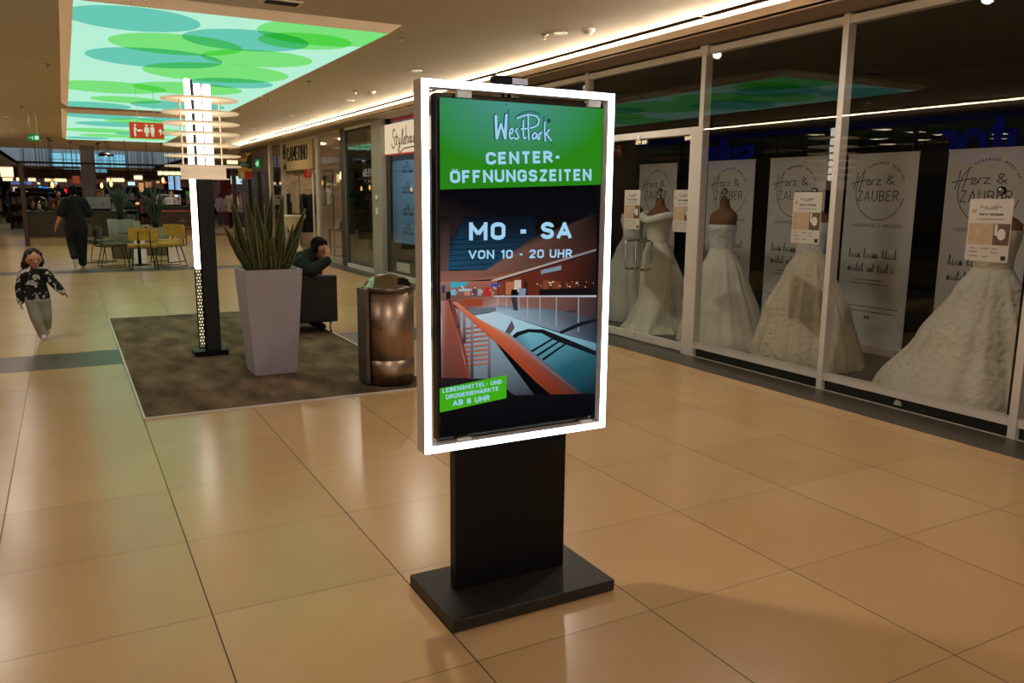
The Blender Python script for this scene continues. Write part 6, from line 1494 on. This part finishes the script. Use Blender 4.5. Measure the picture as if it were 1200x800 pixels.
# ---- seated person, head resting on a hand
def seated():
    B = Vector((2.25,9.50,CH)); L = lambda x, y, z: (x-B.x, y-B.y, z-B.z)
    h = at(375.5,291,9.40)
    f = Vector((0.62,-0.62,-0.42)).normalized()
    J = dict(head=L(h.x,9.40,h.z-0.005), neck=L(h.x-0.05,9.46,h.z-0.085), shl=L(2.42,9.60,0.83), shr=L(2.36,9.36,0.825), ell=L(2.55,9.60,0.62), elr=L(2.42,9.22,0.735), wrl=L(2.50,9.36,0.755), wrr=L(h.x+0.035,9.24,h.z-0.125),
             hipl=L(2.25,9.62,0.54), hipr=L(2.25,9.44,0.54), knl=L(2.60,9.64,0.53), knr=L(2.60,9.43,0.53), anl=L(2.50,9.64,0.10), anr=L(2.50,9.46,0.10), tol=L(2.61,9.64,0.05), tor=L(2.61,9.47,0.05), w=0.98, hdr=(0.10,0.10,1), pnr=(-0.3,0.9,0.1), hdl=(-0.3,-0.9,0.1), pnl=(0,0,-1), curl=0.35)
    t = person('seated person in a dark jacket resting the head on one hand over the armchair', tuple(B), 0, J,
        dict(top=P('dark_jacket', (13,14,17), 0.8, var=0.3, scale=18, bump=0.4), legs=P('dark_jeans', (20,21,27), 0.9, var=0.2), shoes=M['black'], loose=0.03), f=f, hsz=0.185, hr=0.112)
    q = MB(); q.cap(V3(J['neck'])-V3(f)*0.03+Vector((0,0,0.0)), 0.095, (V3(J['shl'])+V3(J['shr']))/2, 0.12); blob('collar', q, bpy.data.materials['dark_jacket'], t, 0.01, 4)
    hair(t, J['head'], 0.118, f, M['hair_dark'], [(0,-.5,-.1,.5),(-.55,-.2,.1,.42),(.55,-.2,.1,.42),(0,.35,.72,.42),(.3,.3,.7,.35),(-.3,.3,.7,.35)])
seated()
# ---- people farther off
def standing(label, x, y, rz, h, top, legs, skin=None, pose=0, hairc=(36,26,22), shoes=(20,20,22), group=None):
    k_ = h/1.75; S_ = lambda *a: tuple(v*k_ for v in a)
    J = dict(head=S_(0,-0.03,1.62), neck=S_(0,0,1.46), shl=S_(0.19,0,1.385), shr=S_(-0.19,0,1.385), ell=S_(0.245,0.02,1.10), elr=S_(-0.245,0.02,1.10), wrl=S_(0.25,-0.05,0.86), wrr=S_(-0.25,-0.05,0.86),
             hipl=S_(0.095,0,0.90), hipr=S_(-0.095,0,0.90), knl=S_(0.10,-0.02,0.49), knr=S_(-0.10,0.0,0.49), anl=S_(0.10,0.02,0.08), anr=S_(-0.10,0.03,0.08), tol=S_(0.12,-0.14,0.04), tor=S_(-0.12,-0.13,0.04), w=k_, hem=S_(0,0,0.84))
    if pose == 1: J.update(wrl=S_(0.12,-0.26,1.08), wrr=S_(-0.12,-0.26,1.08), ell=S_(0.25,-0.04,1.12), elr=S_(-0.25,-0.04,1.12))
    if pose == 2: J.update(knl=S_(0.10,-0.14,0.50), anl=S_(0.10,-0.20,0.09), tol=S_(0.11,-0.38,0.05), anr=S_(-0.10,0.26,0.12), tor=S_(-0.11,0.12,0.05))
    t = person(label, (x,y,0), rz, J, dict(top=P('far_top', top, 0.85, var=0.1), legs=P('far_trousers', legs, 0.85, var=0.1), shoes=P('far_shoes', shoes, 0.6), loose=0.03, skin=skin or M['skin']), group, vox=0.016, hr=0.115*k_)
    hair(t, J['head'], 0.115*k_, (0,-1,0), P('far_hair', hairc, 0.7, var=0.3), [(0,-.55,-.1,.5),(-.5,-.3,.1,.4),(.5,-.3,.1,.4)], 0.014)
q_ = at(272,245,39.5); standing('shopper in a pale shirt and dark trousers standing before the bright screen', q_.x, 39.5, PI-0.5, 1.80, (214,190,170), (22,24,34), pose=1, hairc=(70,46,34))
q_ = at(281,240,41.0); standing('shopper in a grey top facing the pale shirted shopper', q_.x, 41.0, 0.6, 1.70, (150,140,142), (60,58,64))
q_ = at(258.5,235,43.2); standing('shopper in a light top in front of the deep red column', q_.x, 43.2, 2.6, 1.62, (190,160,156), (90,70,72))
q_ = at(201,235,34.1); standing('barista in a white shirt behind the copper outlined counter', q_.x, 34.3, 0.5, 1.72, (214,206,200), (30,30,34), pose=1)
q_ = at(117,243,30.2); standing('barista in black behind the espresso machine, right of the walking man', q_.x, 30.3, -0.3, 1.66, (24,22,24), (22,22,24), pose=1)
q_ = at(69,243,31.0); standing('cafe guest in brown behind the counter, left of the walking man', q_.x, 31.2, 0.4, 1.66, (110,70,50), (30,28,34))
q_ = at(11,240,51.5); standing('parent in a dark blue jacket pushing the pushchair', q_.x, 51.5, -PI/2-0.4, 1.72, (36,42,62), (26,28,36), pose=1)
def pushchair():
    c_ = at(20,250,50.0); t = thing('pushchair', 'dark blue pushchair by the far greenish shop glass', 'pushchair', (c_.x, 50.0, 0), 0.3)
    q = MB(); q.rev([(0.02,0.0),(0.32,0.02),(0.36,0.14),(0.30,0.26),(0.02,0.30)], (0.05,0,0.48), 18, sx=1.15, sy=0.75); q.build('seat_tub', P('pushchair_navy', (26,30,46), 0.8), t)
    q = MB(); q.rev([(0.36,0.0),(0.34,0.14),(0.24,0.27),(0.02,0.33)], (-0.08,0,0.74), 18, sx=0.9, sy=0.8, cap=False); q.build('hood', P('pushchair_hood', (20,24,38), 0.8), t)
    MB().tube([(-0.45,-0.24,1.02),(-0.1,-0.24,0.62),(0.35,-0.24,0.16)],0.016).tube([(-0.45,0.24,1.02),(-0.1,0.24,0.62),(0.35,0.24,0.16)],0.016).tube([(-0.45,-0.24,1.02),(-0.45,0.24,1.02)],0.018).tube([(0.1,-0.24,0.55),(-0.3,-0.24,0.18)],0.014).tube([(0.1,0.24,0.55),(-0.3,0.24,0.18)],0.014).build('frame', M['chrome'], t)
    for x in (-0.32,0.37):
        for y in (-0.27,0.27):
            r = 0.17 if x < 0 else 0.13
            MB().rev([(r*0.3,-0.02),(r*.85,-0.02),(r,-0.01),(r,0.01),(r*.85,0.02),(r*.3,0.02)], n=18, cap=False).rev([(0.0,-0.025),(r*.3,-0.025),(r*.3,0.025),(0,0.025)], n=10, cap=False).build('wheel', M['black'], t, loc=(x,y,r), rot=(PI/2,0,0))
pushchair()
